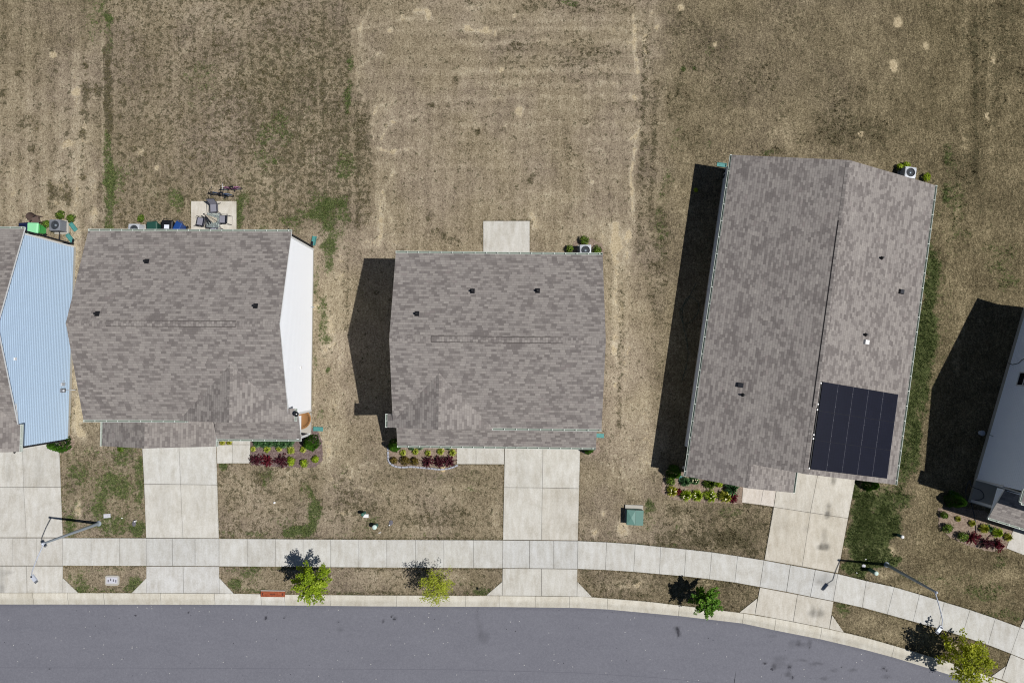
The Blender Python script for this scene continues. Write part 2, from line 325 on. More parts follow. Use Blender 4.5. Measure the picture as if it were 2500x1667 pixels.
# ------------------------------------------------------------------ layout lines (pixels of the photograph laid on the ground)
KB = [(-3200, 1430), (0, 1446.5), (165, 1446.3), (560, 1448), (700, 1450.7), (900, 1452.4), (1220, 1453.6), (1430, 1455.6), (1484, 1460), (1577, 1467), (1660, 1477), (1805, 1494.7), (1898, 1509.8), (2010, 1532), (2100, 1551.8), (2189, 1577), (2317, 1615.5), (2437, 1658), (2560, 1706), (2760, 1792), (3600, 2200)]
KF = [(-3200, 1459), (0, 1475.5), (165, 1475.6), (560, 1476.3), (700, 1478), (900, 1480), (1220, 1481.6), (1410, 1484), (1483, 1487.6), (1658, 1503.7), (1815, 1522), (1894, 1539), (2006, 1560.8), (2100, 1583), (2183, 1605), (2348, 1656), (2500, 1716), (2700, 1804), (3560, 2225)]
wKB = [W2(*p) for p in KB]; wKF = [W2(*p) for p in KF]
def interp(poly, x): return np.interp(x, [p[0] for p in poly], [p[1] for p in poly])
def sub_poly(poly, xs):
    return [(x, float(interp(poly, x))) for x in xs]

# ------------------------------------------------------------------ ground with its wear
gx = np.concatenate([-np.geomspace(900, 41, 14), np.arange(-40, 40.01, .125), np.geomspace(41, 900, 14)])
gy = np.concatenate([-np.geomspace(900, 27, 14), np.arange(-26, 27.01, .125), np.geomspace(28, 900, 14)])
XX, YY = np.meshgrid(gx, gy); PX, PY = to_px(XX, YY)
far = (np.abs(XX) > 60) | (np.abs(YY) > 45); PX = np.where(far, -9999, PX); PY = np.where(far, -9999, PY)
cG = np.zeros_like(XX); cT = np.zeros_like(XX); cD = np.zeros_like(XX); cO = np.zeros_like(XX)
def sstep(x, a, b):
    t = np.clip((x-a)/(b-a), 0, 1); return t*t*(3-2*t)
def vnoise(sc, seed):                                # cheap value noise on pixel coords
    r = np.random.default_rng(seed); g = r.random((128, 128)); u = np.mod(PX/sc, 127); v = np.mod(PY/sc, 127)
    i = u.astype(int); j = v.astype(int); a = u-i; b = v-j; a = a*a*(3-2*a); b = b*b*(3-2*b)
    return (g[j, i]*(1-a)+g[j, (i+1) % 128]*a)*(1-b)+(g[(j+1) % 128, i]*(1-a)+g[(j+1) % 128, (i+1) % 128]*a)*b
WB1, WB2 = vnoise(26, 1)-.5, vnoise(26, 2)-.5
WBx = WB1*2; WBy = WB2*2
def blob(ch, x, y, rx, ry, amt, rot=0, wob=.5, soft=.6):
    dx = PX-x+WBx*rx*wob; dy = PY-y+WBy*ry*wob
    c, s = math.cos(rot), math.sin(rot); a = (dx*c+dy*s)/rx; b = (-dx*s+dy*c)/ry
    ch += amt*(1-sstep(np.sqrt(a*a+b*b), 1-soft, 1+soft*.4))
def rect(ch, x0, y0, x1, y1, amt, soft=14, wob=10):
    X = PX+WBx*wob; Y = PY+WBy*wob
    ch += amt*sstep(X, x0-soft, x0+soft)*(1-sstep(X, x1-soft, x1+soft))*sstep(Y, y0-soft, y0+soft)*(1-sstep(Y, y1-soft, y1+soft))
def line(ch, pts, wd, amt, wob=6):
    X = PX+WBx*wob; Y = PY+WBy*wob; best = np.full(X.shape, 1e9)
    for (x0, y0), (x1, y1) in zip(pts[:-1], pts[1:]):
        L2 = (x1-x0)**2+(y1-y0)**2; t = np.clip(((X-x0)*(x1-x0)+(Y-y0)*(y1-y0))/max(L2, 1), 0, 1)
        best = np.minimum(best, np.hypot(X-x0-t*(x1-x0), Y-y0-t*(y1-y0)))
    ch += amt*(1-sstep(best, wd*.4, wd))
inX = lambda a, b: sstep(PX, a-2, a+2)*(1-sstep(PX, b-2, b+2))
inY = lambda a, b: sstep(PY, a-2, a+2)*(1-sstep(PY, b-2, b+2))
# leftmost yard: mowing stripes and bare soil
st = .5+.5*np.sin((PX+6*WBx)/39*2*math.pi)
cD += .35*(st-.5)*inX(-300, 248)*inY(-300, 900); cT += .28*(.5-st)*inX(-300, 248)*inY(-300, 900)
rect(cT, -200, 170, 215, 560, .2, 40, 30); rect(cO, -300, -200, 240, 150, .35, 50, 40); rect(cG, 205, -100, 250, 110, .25, 18)
rect(cT, 160, 130, 215, 540, .3, 25, 30)
for x, y, r, a in [(45, 180, 8, .8), (212, 160, 9, .9), (225, 225, 30, .6), (215, 290, 24, .5), (72, 305, 22, .45), (78, 360, 11, .7), (160, 325, 8, .6), (200, 325, 9, .8), (152, 410, 16, .5), (200, 430, 10, .7), (145, 470, 34, .5), (120, 455, 20, .45), (235, 455, 14, .4), (3, 225, 14, .5), (165, 225, 6, .7)]:
    blob(cD, x, y, r, r, a)
blob(cT, 127, 134, 10, 10, 1.2, soft=.4); blob(cT, 178, 225, 18, 18, .6); blob(cT, 165, 350, 16, 22, .45); blob(cT, 205, 360, 12, 60, .4); blob(cT, 235, 525, 12, 30, .7); blob(cT, 175, 600, 20, 60, .5); blob(cT, 195, 1010, 14, 90, .6); blob(cT, 165, 1070, 18, 14, .7)
line(cT, [(250, 60), (252, 350), (254, 560)], 5, .45, 3)
# second yard: darker brown with weeds
rect(cD, 252, -300, 860, 560, .27, 6, 4); line(cD, [(262, 120), (266, 320)], 14, .45, 3); line(cG, [(262, 330), (266, 560)], 16, .42, 8); line(cG, [(255, -20), (262, 80), (268, 130)], 14, .30, 14); blob(cG, 265, 48, 14, 12, .8)
rect(cD, 560, 70, 870, 420, .13, 60, 80); rect(cD, 640, 220, 860, 560, .07, 60, 80); cT += .22*(vnoise(70, 9)-.45)*inX(256, 860)*inY(-200, 560); rect(cG, 560, 80, 860, 560, .10, 60, 60)
st2 = .5+.5*np.sin((PX+8*WBx)/29*2*math.pi); cD += .16*(st2-.5)*inX(256, 860)*inY(-200, 560)
for x, y, rx, ry, a in [(490, 205, 55, 60, .22), (850, 250, 12, 60, .4), (858, 150, 8, 40, .34), (840, 400, 26, 40, .3), (800, 530, 40, 50, .45), (770, 500, 45, 40, .3), (840, 520, 16, 60, .4), (640, 350, 30, 60, .22), (690, 320, 30, 80, .22), (310, 410, 20, 30, .25), (430, 480, 20, 40, .4), (585, 520, 16, 40, .4), (600, 490, 30, 20, .25), (280, 450, 20, 60, .35), (380, 480, 60, 30, .15), (710, 540, 40, 30, .3), (670, 395, 8, 8, .6), (850, 148, 7, 7, .6), (640, 580, 20, 30, .4)]: blob(cG, x, y, rx, ry, a)
for x, y, r, a in [(450, 118, 16, .5), (340, 370, 14, .8), (382, 410, 9, 1.0), (570, 185, 40, .4), (750, 300, 45, .35), (545, 315, 30, .35), (760, 140, 30, .3), (650, 400, 70, .22), (780, 430, 70, .26), (570, 470, 44, .4), (520, 455, 22, .4), (500, 30, 60, .28), (690, 470, 50, .25), (560, 70, 40, .3), (350, 480, 40, .2)]: blob(cT, x, y, r, r, a)
rect(cT, 250, -200, 860, 60, .12, 30, 40)
# side yard between second and third house
rect(cT, 770, 560, 850, 1180, .26, 20, 20); rect(cT, 795, 640, 860, 900, .15, 14, 14)
for x, y, rx, ry, a in [(800, 640, 18, 60, .4), (790, 780, 16, 70, .42), (772, 700, 8, 60, .3), (815, 600, 22, 40, .35), (770, 880, 8, 40, .3), (785, 1010, 8, 30, .3), (805, 905, 8, 8, .5), (785, 1160, 60, 20, .12)]: blob(cG, x, y, rx, ry, a)
blob(cT, 775, 752, 10, 10, 1.1, soft=.5); blob(cT, 800, 830, 20, 60, .3); rect(cD, 868, 250, 905, 560, .30, 5, 5); line(cT, [(882, 40), (878, 110), (884, 160)], 6, .2, 3)
# third yard: even straw colour with faint mower lines
rect(cT, 905, -100, 1560, 620, .14, 34, 40)
for y, a in [(100, .3), (166, .26), (175, .22), (237, .2), (70, .2), (205, .16), (300, .14), (52, .2)]: line(cT, [(1120, y+5), (1350, y), (1570, y-3)], 7, a*1.15, 5)
for pts in ([(905, 20), (880, 60), (886, 110), (920, 130)], [(950, 55), (900, 65), (862, 75)], [(930, 130), (875, 165), (872, 210), (890, 240), (860, 330)], [(980, 250), (920, 260), (905, 310), (910, 360), (960, 375)], [(1020, 280), (950, 300), (930, 340), (960, 370), (1010, 360)], [(960, 420), (935, 470), (955, 540)], [(1545, 0), (1550, 120), (1560, 200)], [(1590, 30), (1570, 110), (1590, 190), (1560, 210)], [(1540, 230), (1580, 260), (1570, 310), (1540, 340)], [(1560, 300), (1540, 420), (1550, 560)]):
    line(cT, pts, 6, .46, 2)
rect(cD, 1562, 60, 1594, 660, .22, 14, 14); rect(cD, 1180, 90, 1500, 200, .13, 40, 40); rect(cD, 1250, 0, 1560, 30, .35, 18, 14); rect(cD, 860, -20, 1000, 30, .2, 18, 14)
cT += .15*(np.sin((PX+5*WBx)/34*2*math.pi))*inX(905, 1560)*inY(180, 620); cT += .13*(np.sin((PY+7*WBy)/33*2*math.pi))*inX(905, 1560)*inY(0, 420); cT += .10*(np.sin((PX-.12*PY+10*WBx)/36*2*math.pi))*inX(1570, 2600)*inY(-100, 760)
for x, y, rx, ry, a in [(1030, 28, 24, 9, .75), (1045, 38, 9, 10, .9), (1000, 46, 26, 7, .5), (982, 38, 4, 6, .9), (1150, 66, 50, 14, .32), (1185, 70, 8, 8, .7), (1140, 66, 8, 8, .9), (1208, 82, 5, 8, 1.0), (1175, 20, 60, 12, .5), (952, 72, 8, 10, .8), (1255, 40, 8, 8, .7), (1262, 275, 14, 16, .5), (1307, 540, 22, 28, .55), (1500, 585, 40, 40, .45), (1420, 560, 80, 30, .3), (1445, 445, 8, 8, .8), (1224, 172, 5, 5, .9), (1570, 80, 40, 60, .3), (1280, 490, 140, 30, .2), (920, 540, 30, 60, .35), (1300, 660, 60, 20, .3), (960, 590, 70, 20, .3), (1530, 900, 40, 260, .35), (1500, 740, 14, 200, .4), (1560, 1100, 50, 120, .28), (1570, 1000, 14, 140, .3), (1510, 610, 20, 60, .4)]: blob(cT, x, y, rx, ry, a)
for x, y, rx, ry, a in [(1110, 195, 8, 10, .6), (1255, 115, 22, 14, .45), (1290, 107, 50, 5, .5), (1052, 257, 14, 9, .6), (1090, 257, 9, 6, .6), (1168, 322, 11, 11, .6), (1293, 438, 12, 12, .6), (1430, 295, 16, 8, .4), (1048, 526, 16, 12, .5), (1070, 570, 20, 16, .4), (1100, 585, 30, 14, .3), (1160, 10, 30, 10, .3), (1400, 380, 30, 30, .25), (1430, 140, 60, 50, .2), (1240, 540, 60, 5, .35), (1500, 540, 14, 10, .3)]: blob(cD, x, y, rx, ry, a)
blob(cG, 1390, 8, 22, 10, .4)
for pts in ([(1552, 120), (1548, 400), (1520, 700), (1500, 1000), (1490, 1200)], [(1508, 560), (1500, 760), (1494, 1050)], [(1536, 560), (1530, 760), (1520, 1060)], [(1482, 620), (1484, 900), (1488, 1100)], [(830, 600), (834, 760), (826, 1000)], [(808, 980), (800, 1150)], [(2345, 60), (2352, 400), (2330, 560), (2310, 700)], [(2412, -20), (2416, 200), (2400, 420)], [(2460, 60), (2466, 300)], [(905, 180), (918, 420), (930, 600)], [(940, 200), (944, 400)]): line(cT, pts, 8, .2, 3)
for pts in ([(1575, 120), (1568, 400), (1556, 620)], [(1600, 200), (1590, 560)], [(1518, 700), (1510, 1040)], [(845, 620), (846, 800)], [(2380, 60), (2384, 420)], [(870, 260), (872, 560)]): line(cD, pts, 9, .3, 3)
# fourth and fifth yards: olive growth, lens falloff to the right coloured in
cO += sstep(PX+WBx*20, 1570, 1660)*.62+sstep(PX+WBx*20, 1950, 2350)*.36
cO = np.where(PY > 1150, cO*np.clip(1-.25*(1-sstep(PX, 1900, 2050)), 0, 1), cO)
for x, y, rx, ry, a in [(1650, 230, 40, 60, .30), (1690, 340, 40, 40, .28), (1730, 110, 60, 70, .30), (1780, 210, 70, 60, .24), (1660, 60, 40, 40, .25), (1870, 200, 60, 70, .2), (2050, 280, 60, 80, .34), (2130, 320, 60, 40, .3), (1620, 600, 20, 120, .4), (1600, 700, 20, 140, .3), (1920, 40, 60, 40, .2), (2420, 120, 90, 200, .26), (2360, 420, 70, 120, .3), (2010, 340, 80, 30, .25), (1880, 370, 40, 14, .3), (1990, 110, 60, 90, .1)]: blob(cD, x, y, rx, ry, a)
for x, y, rx, ry, a in [(1650, 340, 24, 40, .20), (1670, 170, 6, 10, .8), (1695, 165, 6, 8, .6), (1740, 130, 30, 30, .2), (2320, 380, 20, 40, .36), (2270, 700, 22, 120, .40), (2245, 900, 28, 160, .34), (2228, 1050, 30, 110, .34), (2265, 820, 30, 90, .35), (2340, 520, 40, 80, .28), (2310, 460, 16, 40, .34), (2440, 620, 60, 60, .26), (2470, 690, 40, 30, .3), (1615, 560, 18, 80, .26), (1625, 450, 22, 60, .22), (1880, 370, 30, 10, .3), (1730, 350, 12, 8, .3)]: blob(cG, x, y, rx, ry, a)
for x, y, rx, ry, a in [(1662, 19, 10, 12, 1.1), (1660, 26, 4, 8, .6), (1744, 106, 8, 10, .95), (2191, 56, 14, 17, 1.15), (2196, 64, 8, 6, .5), (2178, 160, 12, 20, 1.05), (2166, 150, 14, 6, .4), (2260, 115, 10, 13, .8), (2100, 325, 9, 12, 1.0), (2425, 145, 6, 18, .6), (2410, 280, 8, 10, .5), (1604, 67, 5, 5, .8), (1910, 320, 60, 50, .34), (1800, 270, 60, 30, .2), (2160, 220, 70, 70, .18), (1650, 458, 4, 6, .8), (2360, 130, 10, 260, .3), (2420, 220, 12, 240, .3), (2350, 760, 16, 80, .4), (2335, 850, 12, 60, .35), (1640, 200, 30, 50, .2), (1605, 30, 16, 60, .3), (2130, 60, 60, 60, .2), (2470, 240, 40, 60, .15)]: blob(cT, x, y, rx, ry, a)
# front lawns
rect(cG, 150, 1085, 356, 1312, .20, 10, 16); rect(cD, 150, 1085, 356, 1312, .18, 10, 16)
for x, y, rx, ry, a in [(285, 1185, 40, 40, .34), (245, 1230, 26, 40, .26), (300, 1110, 30, 30, .26), (190, 1150, 24, 30, .2), (270, 1280, 60, 26, .26), (335, 1290, 20, 20, .4), (170, 1290, 20, 40, .3), (345, 1180, 14, 60, .3), (200, 1420, 30, 30, .42), (330, 1430, 26, 20, .5), (250, 1440, 60, 10, .32), (270, 1390, 90, 8, .24), (165, 1405, 12, 20, .4), (545, 1140, 14, 16, .7), (655, 1165, 26, 26, .30), (650, 1190, 12, 14, .3), (770, 1240, 18, 50, .55), (720, 1300, 40, 16, .65), (760, 1290, 34, 24, .5), (640, 1305, 40, 10, .35), (695, 1270, 40, 24, .2), (745, 1200, 20, 30, .3), (560, 1300, 40, 10, .25), (575, 1425, 34, 16, .5), (610, 1400, 24, 24, .36), (570, 1395, 30, 8, .3), (620, 1440, 24, 10, .3), (680, 1388, 60, 6, .3), (890, 1290, 30, 14, .22), (910, 1270, 16, 14, .4), (1000, 1308, 200, 8, .18), (820, 1190, 14, 10, .3), (1180, 1440, 30, 14, .40), (1130, 1420, 40, 16, .2), (840, 1140, 14, 30, .24), (1090, 1160, 100, 20, .12), (1150, 1180, 20, 30, .16)]: blob(cG, x, y, rx, ry, a)
for x, y, rx, ry, a in [(190, 1240, 8, 30, .9), (228, 1255, 8, 8, .7), (268, 1275, 8, 26, .7), (590, 1180, 50, 40, .45), (700, 1160, 60, 40, .4), (640, 1240, 80, 50, .3), (560, 1250, 20, 50, .3), (800, 1080, 30, 40, .2), (1100, 1190, 80, 10, .45), (1210, 1250, 14, 50, .45), (1050, 1230, 100, 60, .2), (950, 1200, 60, 30, .26), (1000, 1290, 160, 14, .15), (1475, 1252, 8, 10, 1.0), (1455, 1300, 12, 14, .8), (1520, 1290, 16, 24, .8), (1590, 1320, 30, 16, .3), (1700, 1290, 120, 40, .3), (1650, 1250, 60, 40, .26), (900, 1420, 80, 24, .3), (1000, 1400, 60, 20, .25), (1100, 1410, 40, 14, .35), (1500, 1430, 70, 12, .5), (1720, 1425, 26, 14, .6), (1560, 1425, 40, 20, .3), (1600, 1075, 30, 60, .3), (600, 1435, 10, 8, .7), (820, 1260, 80, 30, .25), (870, 1160, 60, 40, .25), (830, 1040, 20, 60, .25), (790, 1100, 20, 60, .2)]: blob(cT, x, y, rx, ry, a)
rect(cD, 535, 1140, 790, 1312, .22, 10, 14); rect(cD, 535, 1384, 1230, 1448, .12, 4, 6); rect(cD, 830, 1140, 1230, 1316, .14, 30, 20); rect(cD, 1412, 1300, 1850, 1360, .2, 20, 20); rect(cD, 1415, 1390, 1850, 1490, .26, 6, 6); rect(cD, 1600, 1235, 1870, 1340, .32, 30, 30)
rect(cO, 1412, 1390, 1860, 1500, .25, 6, 6); rect(cO, 1140, 1385, 1230, 1450, .35, 14, 10); rect(cO, 830, 1140, 1230, 1200, .12, 20, 20)
for x, y, rx, ry, a in [(650, 1165, 26, 26, .4), (860, 1235, 60, 40, .3), (1080, 1265, 100, 30, .3), (840, 1195, 30, 20, .25), (1640, 1250, 60, 14, .2), (1780, 1320, 60, 20, .3), (2050, 1460, 30, 30, .2)]: blob(cD, x, y, rx, ry, a)
for x, y, rx, ry, a in [(2100, 1300, 36, 120, .75), (2150, 1290, 44, 60, .55), (2110, 1210, 40, 40, .38), (2160, 1360, 60, 22, .6), (2190, 1240, 44, 60, .42), (2075, 1390, 20, 20, .7), (2060, 1480, 24, 40, .40), (2200, 1140, 24, 60, .3), (1590, 1235, 14, 20, .5), (1575, 1265, 18, 26, .3), (1800, 1250, 50, 14, .3), (1655, 1285, 14, 8, .4), (2410, 1440, 70, 30, .26), (2440, 1500, 60, 20, .3), (2340, 1440, 60, 30, .12), (1600, 1330, 160, 6, .25), (2250, 1410, 120, 14, .25), (2290, 1520, 120, 10, .2), (2440, 1370, 30, 20, .3)]: blob(cG, x, y, rx, ry, a)
for x, y, rx, ry, a in [(2145, 1345, 50, 24, .55), (2180, 1340, 14, 12, .6), (2110, 1330, 20, 16, .5), (2160, 1400, 30, 16, .6), (2250, 1300, 40, 80, .16), (2330, 1400, 60, 40, .2), (2290, 1430, 60, 20, .3), (2440, 1410, 60, 40, .4), (2150, 1180, 40, 40, .35), (2250, 1190, 30, 50, .25), (2230, 1440, 40, 14, .4), (2190, 1550, 60, 20, .4), (2120, 1520, 40, 20, .3), (2330, 1580, 12, 9, 1.2), (2270, 1560, 60, 16, .3), (2062, 1333, 8, 8, 1.0), (1950, 1430, 10, 4, .2), (2420, 1330, 60, 16, .3)]: blob(cT, x, y, rx, ry, a)
# soil rings and strips at walls, kerbs and slabs
rect(cT, 172, 600, 200, 1060, .35, 8, 10); line(cT, [(764, 610), (764, 990)], 8, .5, 6); line(cD, [(0, 1443), (600, 1444), (1225, 1450)], 5, .35, 2); line(cG, [(535, 1443), (1225, 1449)], 5, .2, 3); line(cD, [(0, 1383), (1225, 1389)], 4, .3, 2); line(cD, [(360, 1310), (800, 1313), (1228, 1315)], 4, .3, 2)
cT = np.where(cT > .7, cT, cT*.72)
blob(cG, 2262, 880, 75, 320, .15, .1, .3, .95); blob(cG, 2240, 1000, 50, 200, .12, .08, .4, .9); blob(cG, 2110, 1290, 60, 130, .22); blob(cG, 2150, 1200, 70, 80, .16); blob(cG, 2280, 640, 50, 140, .14)
cO = np.maximum(cO, .78*sstep(PX+WBx*30, 1980, 2120)*sstep(PY, 1100, 1200)); cO = np.clip(cO, 0, .95)
rect(cT, -200, 400, 200, 570, .16, 40, 40); blob(cT, 190, 560, 70, 60, .2); rect(cT, 174, 590, 205, 1060, .14, 8, 10)
for pts in ([(800, 1190), (830, 1180), (850, 1196), (880, 1188), (905, 1198)], [(850, 1130), (862, 1150), (856, 1170)], [(820, 1250), (850, 1258), (870, 1252), (888, 1264)], [(880, 1135), (900, 1128), (925, 1138)], [(1500, 1110), (1520, 1122), (1514, 1150), (1530, 1170)], [(1560, 1120), (1580, 1130), (1600, 1126)], [(1470, 1130), (1490, 1138), (1500, 1160), (1520, 1166)], [(1600, 305), (1625, 303)], [(1555, 545), (1575, 552), (1592, 570)]): line(cT, pts, 3.6, .5, 3)
cell = np.clip(np.stack([cG, cT, cD, np.clip(cO, 0, 1)], -1), 0, 1.5).astype(np.float32)
ZZ = np.zeros_like(XX); kmid = .5*(interp(wKB, XX)+interp(wKF, XX)); kfar = interp(wKF, XX)-9.9
ZZ = np.where((YY < kmid) & (YY > kfar), -.34, ZZ)
# rolling micro relief
ZZ = ZZ+np.where(far, 0, .012*(vnoise(9, 5)-.5)+.02*(vnoise(60, 6)-.5))
nr, nc = XX.shape; idx = np.arange(nr*nc).reshape(nr, nc)
quads = np.stack([idx[:-1, :-1], idx[:-1, 1:], idx[1:, 1:], idx[1:, :-1]], -1).reshape(-1, 4)
me = bpy.data.meshes.new('ground'); me.vertices.add(nr*nc); me.vertices.foreach_set('co', np.stack([XX, YY, ZZ-.012], -1).astype(np.float32).ravel())
me.loops.add(quads.size); me.loops.foreach_set('vertex_index', quads.astype(np.int32).ravel()); me.polygons.add(len(quads))
me.polygons.foreach_set('loop_start', (np.arange(len(quads))*4).astype(np.int32)); me.polygons.foreach_set('use_smooth', np.ones(len(quads), bool))
me.update(calc_edges=True); me.validate()
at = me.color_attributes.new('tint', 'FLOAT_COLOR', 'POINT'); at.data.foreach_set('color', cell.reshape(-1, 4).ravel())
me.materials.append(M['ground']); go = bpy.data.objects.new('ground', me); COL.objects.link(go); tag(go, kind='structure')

# ------------------------------------------------------------------ paving
def stains_at(px, py, lst):
    v = 1.0
    for x, y, rx, ry, a in lst:
        d = math.hypot((px-x)/rx, (py-y)/ry)
        if d < 1: v *= 1-a*.82*min(1, (1-d)*1.9)**.8
    return v
def slab(mb, q, tint=(1, 1, 1), z=.03, gap=.012, step=.3, th=.12, stains=()):
    """q: four pixel corners in order; top gridded for its own tone, sides straight down"""
    P = [Vector((*W2(*p), 0)) for p in q]; c = sum(P, Vector())/4
    P = [p+(c-p).normalized()*gap*1.2 for p in P]
    nu = max(1, int((P[1]-P[0]).length/step)); nv = max(1, int((P[3]-P[0]).length/step)); rows = []; cols = []
    k = 1+random.uniform(-.035, .035); t = (tint[0]*k, tint[1]*k, tint[2]*k)
    for j in range(nv+1):
        r = []; cc = []
        for i in range(nu+1):
            u, v = i/nu, j/nv; p = (P[0]*(1-u)+P[1]*u)*(1-v)+(P[3]*(1-u)+P[2]*u)*v
            s = 1.0
            if stains:
                a, b = to_px(p.x, p.y); s = stains_at(a, b, stains)
            if i in (0, nu) or j in (0, nv): s *= .97
            r.append((p.x, p.y, z)); cc.append((t[0]*s, t[1]*s, t[2]*s, 1))
        rows.append(r); cols.append(cc)
    if (P[1]-P[0]).cross(P[3]-P[0]).z < 0: rows.reverse(); cols.reverse()
    mb.grid(rows, 0, cols, smooth=False)
    for a, b in ((P[0], P[1]), (P[1], P[2]), (P[2], P[3]), (P[3], P[0])):
        mb.face([(a.x, a.y, z), (a.x, a.y, z-th), (b.x, b.y, z-th), (b.x, b.y, z)], 0, col=(t[0]*.8, t[1]*.8, t[2]*.8, 1))
def tri(mb, q, tint=(1, 1, 1), z=.03):
    P = [Vector((*W2(*p), z)) for p in q]; c = sum(P, Vector())/3; P = [p+(c-p).normalized()*.014 for p in P]
    if (P[1]-P[0]).cross(P[2]-P[0]).z < 0: P.reverse()
    mb.face(P, 0, col=(*tint, 1))
    for a, b in zip(P, P[1:]+P[:1]): mb.face([a, (a.x, a.y, z-.1), (b.x, b.y, z-.1), b], 0, col=(*tint, 1))
def filler(mb, q, z=.012):
    P = [(*W2(*p), z) for p in q]; a = Vector(P[1])-Vector(P[0]); b = Vector(P[-1])-Vector(P[0])
    mb.face(P if a.cross(b).z > 0 else P[::-1], 1)
WHT, WRM, TAN, COOL = (1, 1, 1), (1.0, .975, .93), (1.0, .955, .87), (1.03, 1.04, 1.06)
# pavement (sidewalk): joint positions along top edge / bottom edge
top = [(-390, 1311), (-312, 1311.3), (-240, 1311.6), (-173, 1311.8), (-106, 1312), (-38, 1312.2), (30.7, 1312.4), (90.5, 1312.5), (153.4, 1312.6), (223, 1312.7), (292, 1312.8), (357.3, 1313), (421, 1313.3), (476.6, 1313.6), (535, 1314), (604, 1314.6), (673, 1315), (740.3, 1315.6), (807.4, 1316), (876.3, 1316.4), (944.4, 1316.8), (1014.8, 1317), (1083.7, 1317.4), (1155.7, 1317.7), (1227.6, 1318), (1293, 1318.4), (1352, 1319), (1411, 1319.6), (1480.7, 1322.7), (1550.7, 1327.5), (1612.5, 1334), (1674.7, 1340), (1737.7, 1347), (1800.6, 1356.5), (1864.6, 1366.6), (1929.3, 1378.4), (1990.3, 1389.6), (2045, 1400), (2114.5, 1417), (2182.6, 1432), (2244.4, 1450), (2304.6, 1468.5), (2367.5, 1487.6), (2429.3, 1508.5), (2489, 1530.5), (2550, 1554), (2610, 1578), (2672, 1604), (2734, 1632), (2796, 1660)]
bot = [(-390, 1379), (-312, 1379.2), (-240, 1379.4), (-173, 1379.6), (-106, 1379.7), (-38, 1379.8), (30.7, 1379.9), (90.5, 1380), (153.6, 1380), (223, 1380.2), (292, 1380.4), (357.6, 1380.6), (421.5, 1381), (476.8, 1381.2), (535.4, 1381.5), (604, 1382), (673, 1382.6), (740.3, 1383), (807.6, 1383.6), (876.4, 1384), (944.6, 1384.6), (1015, 1385), (1083.8, 1385.4), (1155.8, 1385.8), (1227, 1386.2), (1293, 1386.6), (1352, 1387.2), (1409.6, 1387.8), (1478, 1390.4), (1546.8, 1395), (1609.8, 1400.6), (1670.4, 1405.8), (1731.8, 1412.8), (1793.5, 1421), (1854.5, 1431.9), (1919.5, 1443.6), (1977.7, 1455.6), (2033.6, 1466.4), (2104.6, 1482), (2165.6, 1498.4), (2228.6, 1516), (2289.6, 1533.5), (2347.8, 1551.6), (2410.8, 1572.8), (2467, 1594.5), (2526, 1619), (2585, 1644), (2646, 1671), (2706, 1698), (2766, 1728)]
mb = MB()
for i in range(len(top)-1):
    xm = top[i][0]; dr = (357 <= xm < 535) or (1227 <= xm < 1411) or (1864 <= xm < 2040)
    slab(mb, [top[i], top[i+1], bot[i+1], bot[i]], (.97, .985, 1.0) if dr else ((.99, .98, .96) if xm < 150 else (.99, .995, .99)), gap=.016 if dr else .011, stains=((2010, 1420, 30, 16, .3), (2000, 1410, 16, 20, .2), (2020, 1412, 12, 24, .2)) if dr and xm > 1800 else ())
filler(mb, [(-390, 1311), (30, 1312.4), (30, 1380), (-390, 1379)])
for i in range(6, len(top)-1): filler(mb, [top[i], top[i+1], bot[i+1], bot[i]])
tag(mb.build('pavement', [M['concrete'], M['joint']]), kind='structure')
def drive(name, quads, tris=(), tint=WHT, fill=(), stains=()):
    mb = MB()
    for q in quads:
        tn = tint
        if len(q) == 5: tn = q[4]
        slab(mb, q[:4], tn, gap=.013, step=.14 if stains else .3, stains=stains)
    for t in tris: tri(mb, t, tint)
    for f in fill: filler(mb, f, .010)
    return tag(mb.build(name, [M['concrete'], M['joint']]), kind='structure')
APR = COOL
drive('driveway', [[(-60, 1060), (54, 1060), (58.5, 1188.7), (-60, 1188.7)], [(54, 1060), (144, 1060), (149, 1188.7), (58.5, 1188.7)], [(-60, 1188.7), (58.5, 1188.7), (65.3, 1311.3), (-60, 1311.3)], [(58.5, 1188.7), (149, 1188.7), (154, 1311.3), (65.3, 1311.3)],
                   [(-40, 1381), (65, 1381), (67, 1446), (-40, 1446)], [(65, 1381), (154, 1381), (154, 1446), (67, 1446)]],
      [[(154, 1410), (191, 1446), (154, 1446)]], (1.01, 1.0, .975), [[(-60, 1060), (144, 1060), (154, 1311.3), (-60, 1311.3)], [(-40, 1381), (154, 1381), (154, 1446), (-40, 1446)]], stains=((96, 1150, 16, 50, .10), (60, 1150, 6, 70, .06), (110, 1250, 40, 60, .06), (5, 1415, 10, 40, .26), (14, 1398, 20, 9, .16), (4, 1438, 12, 14, .3), (24, 1396, 12, 5, .2), (24, 1140, 20, 60, .08), (20, 1160, 8, 30, .1)))
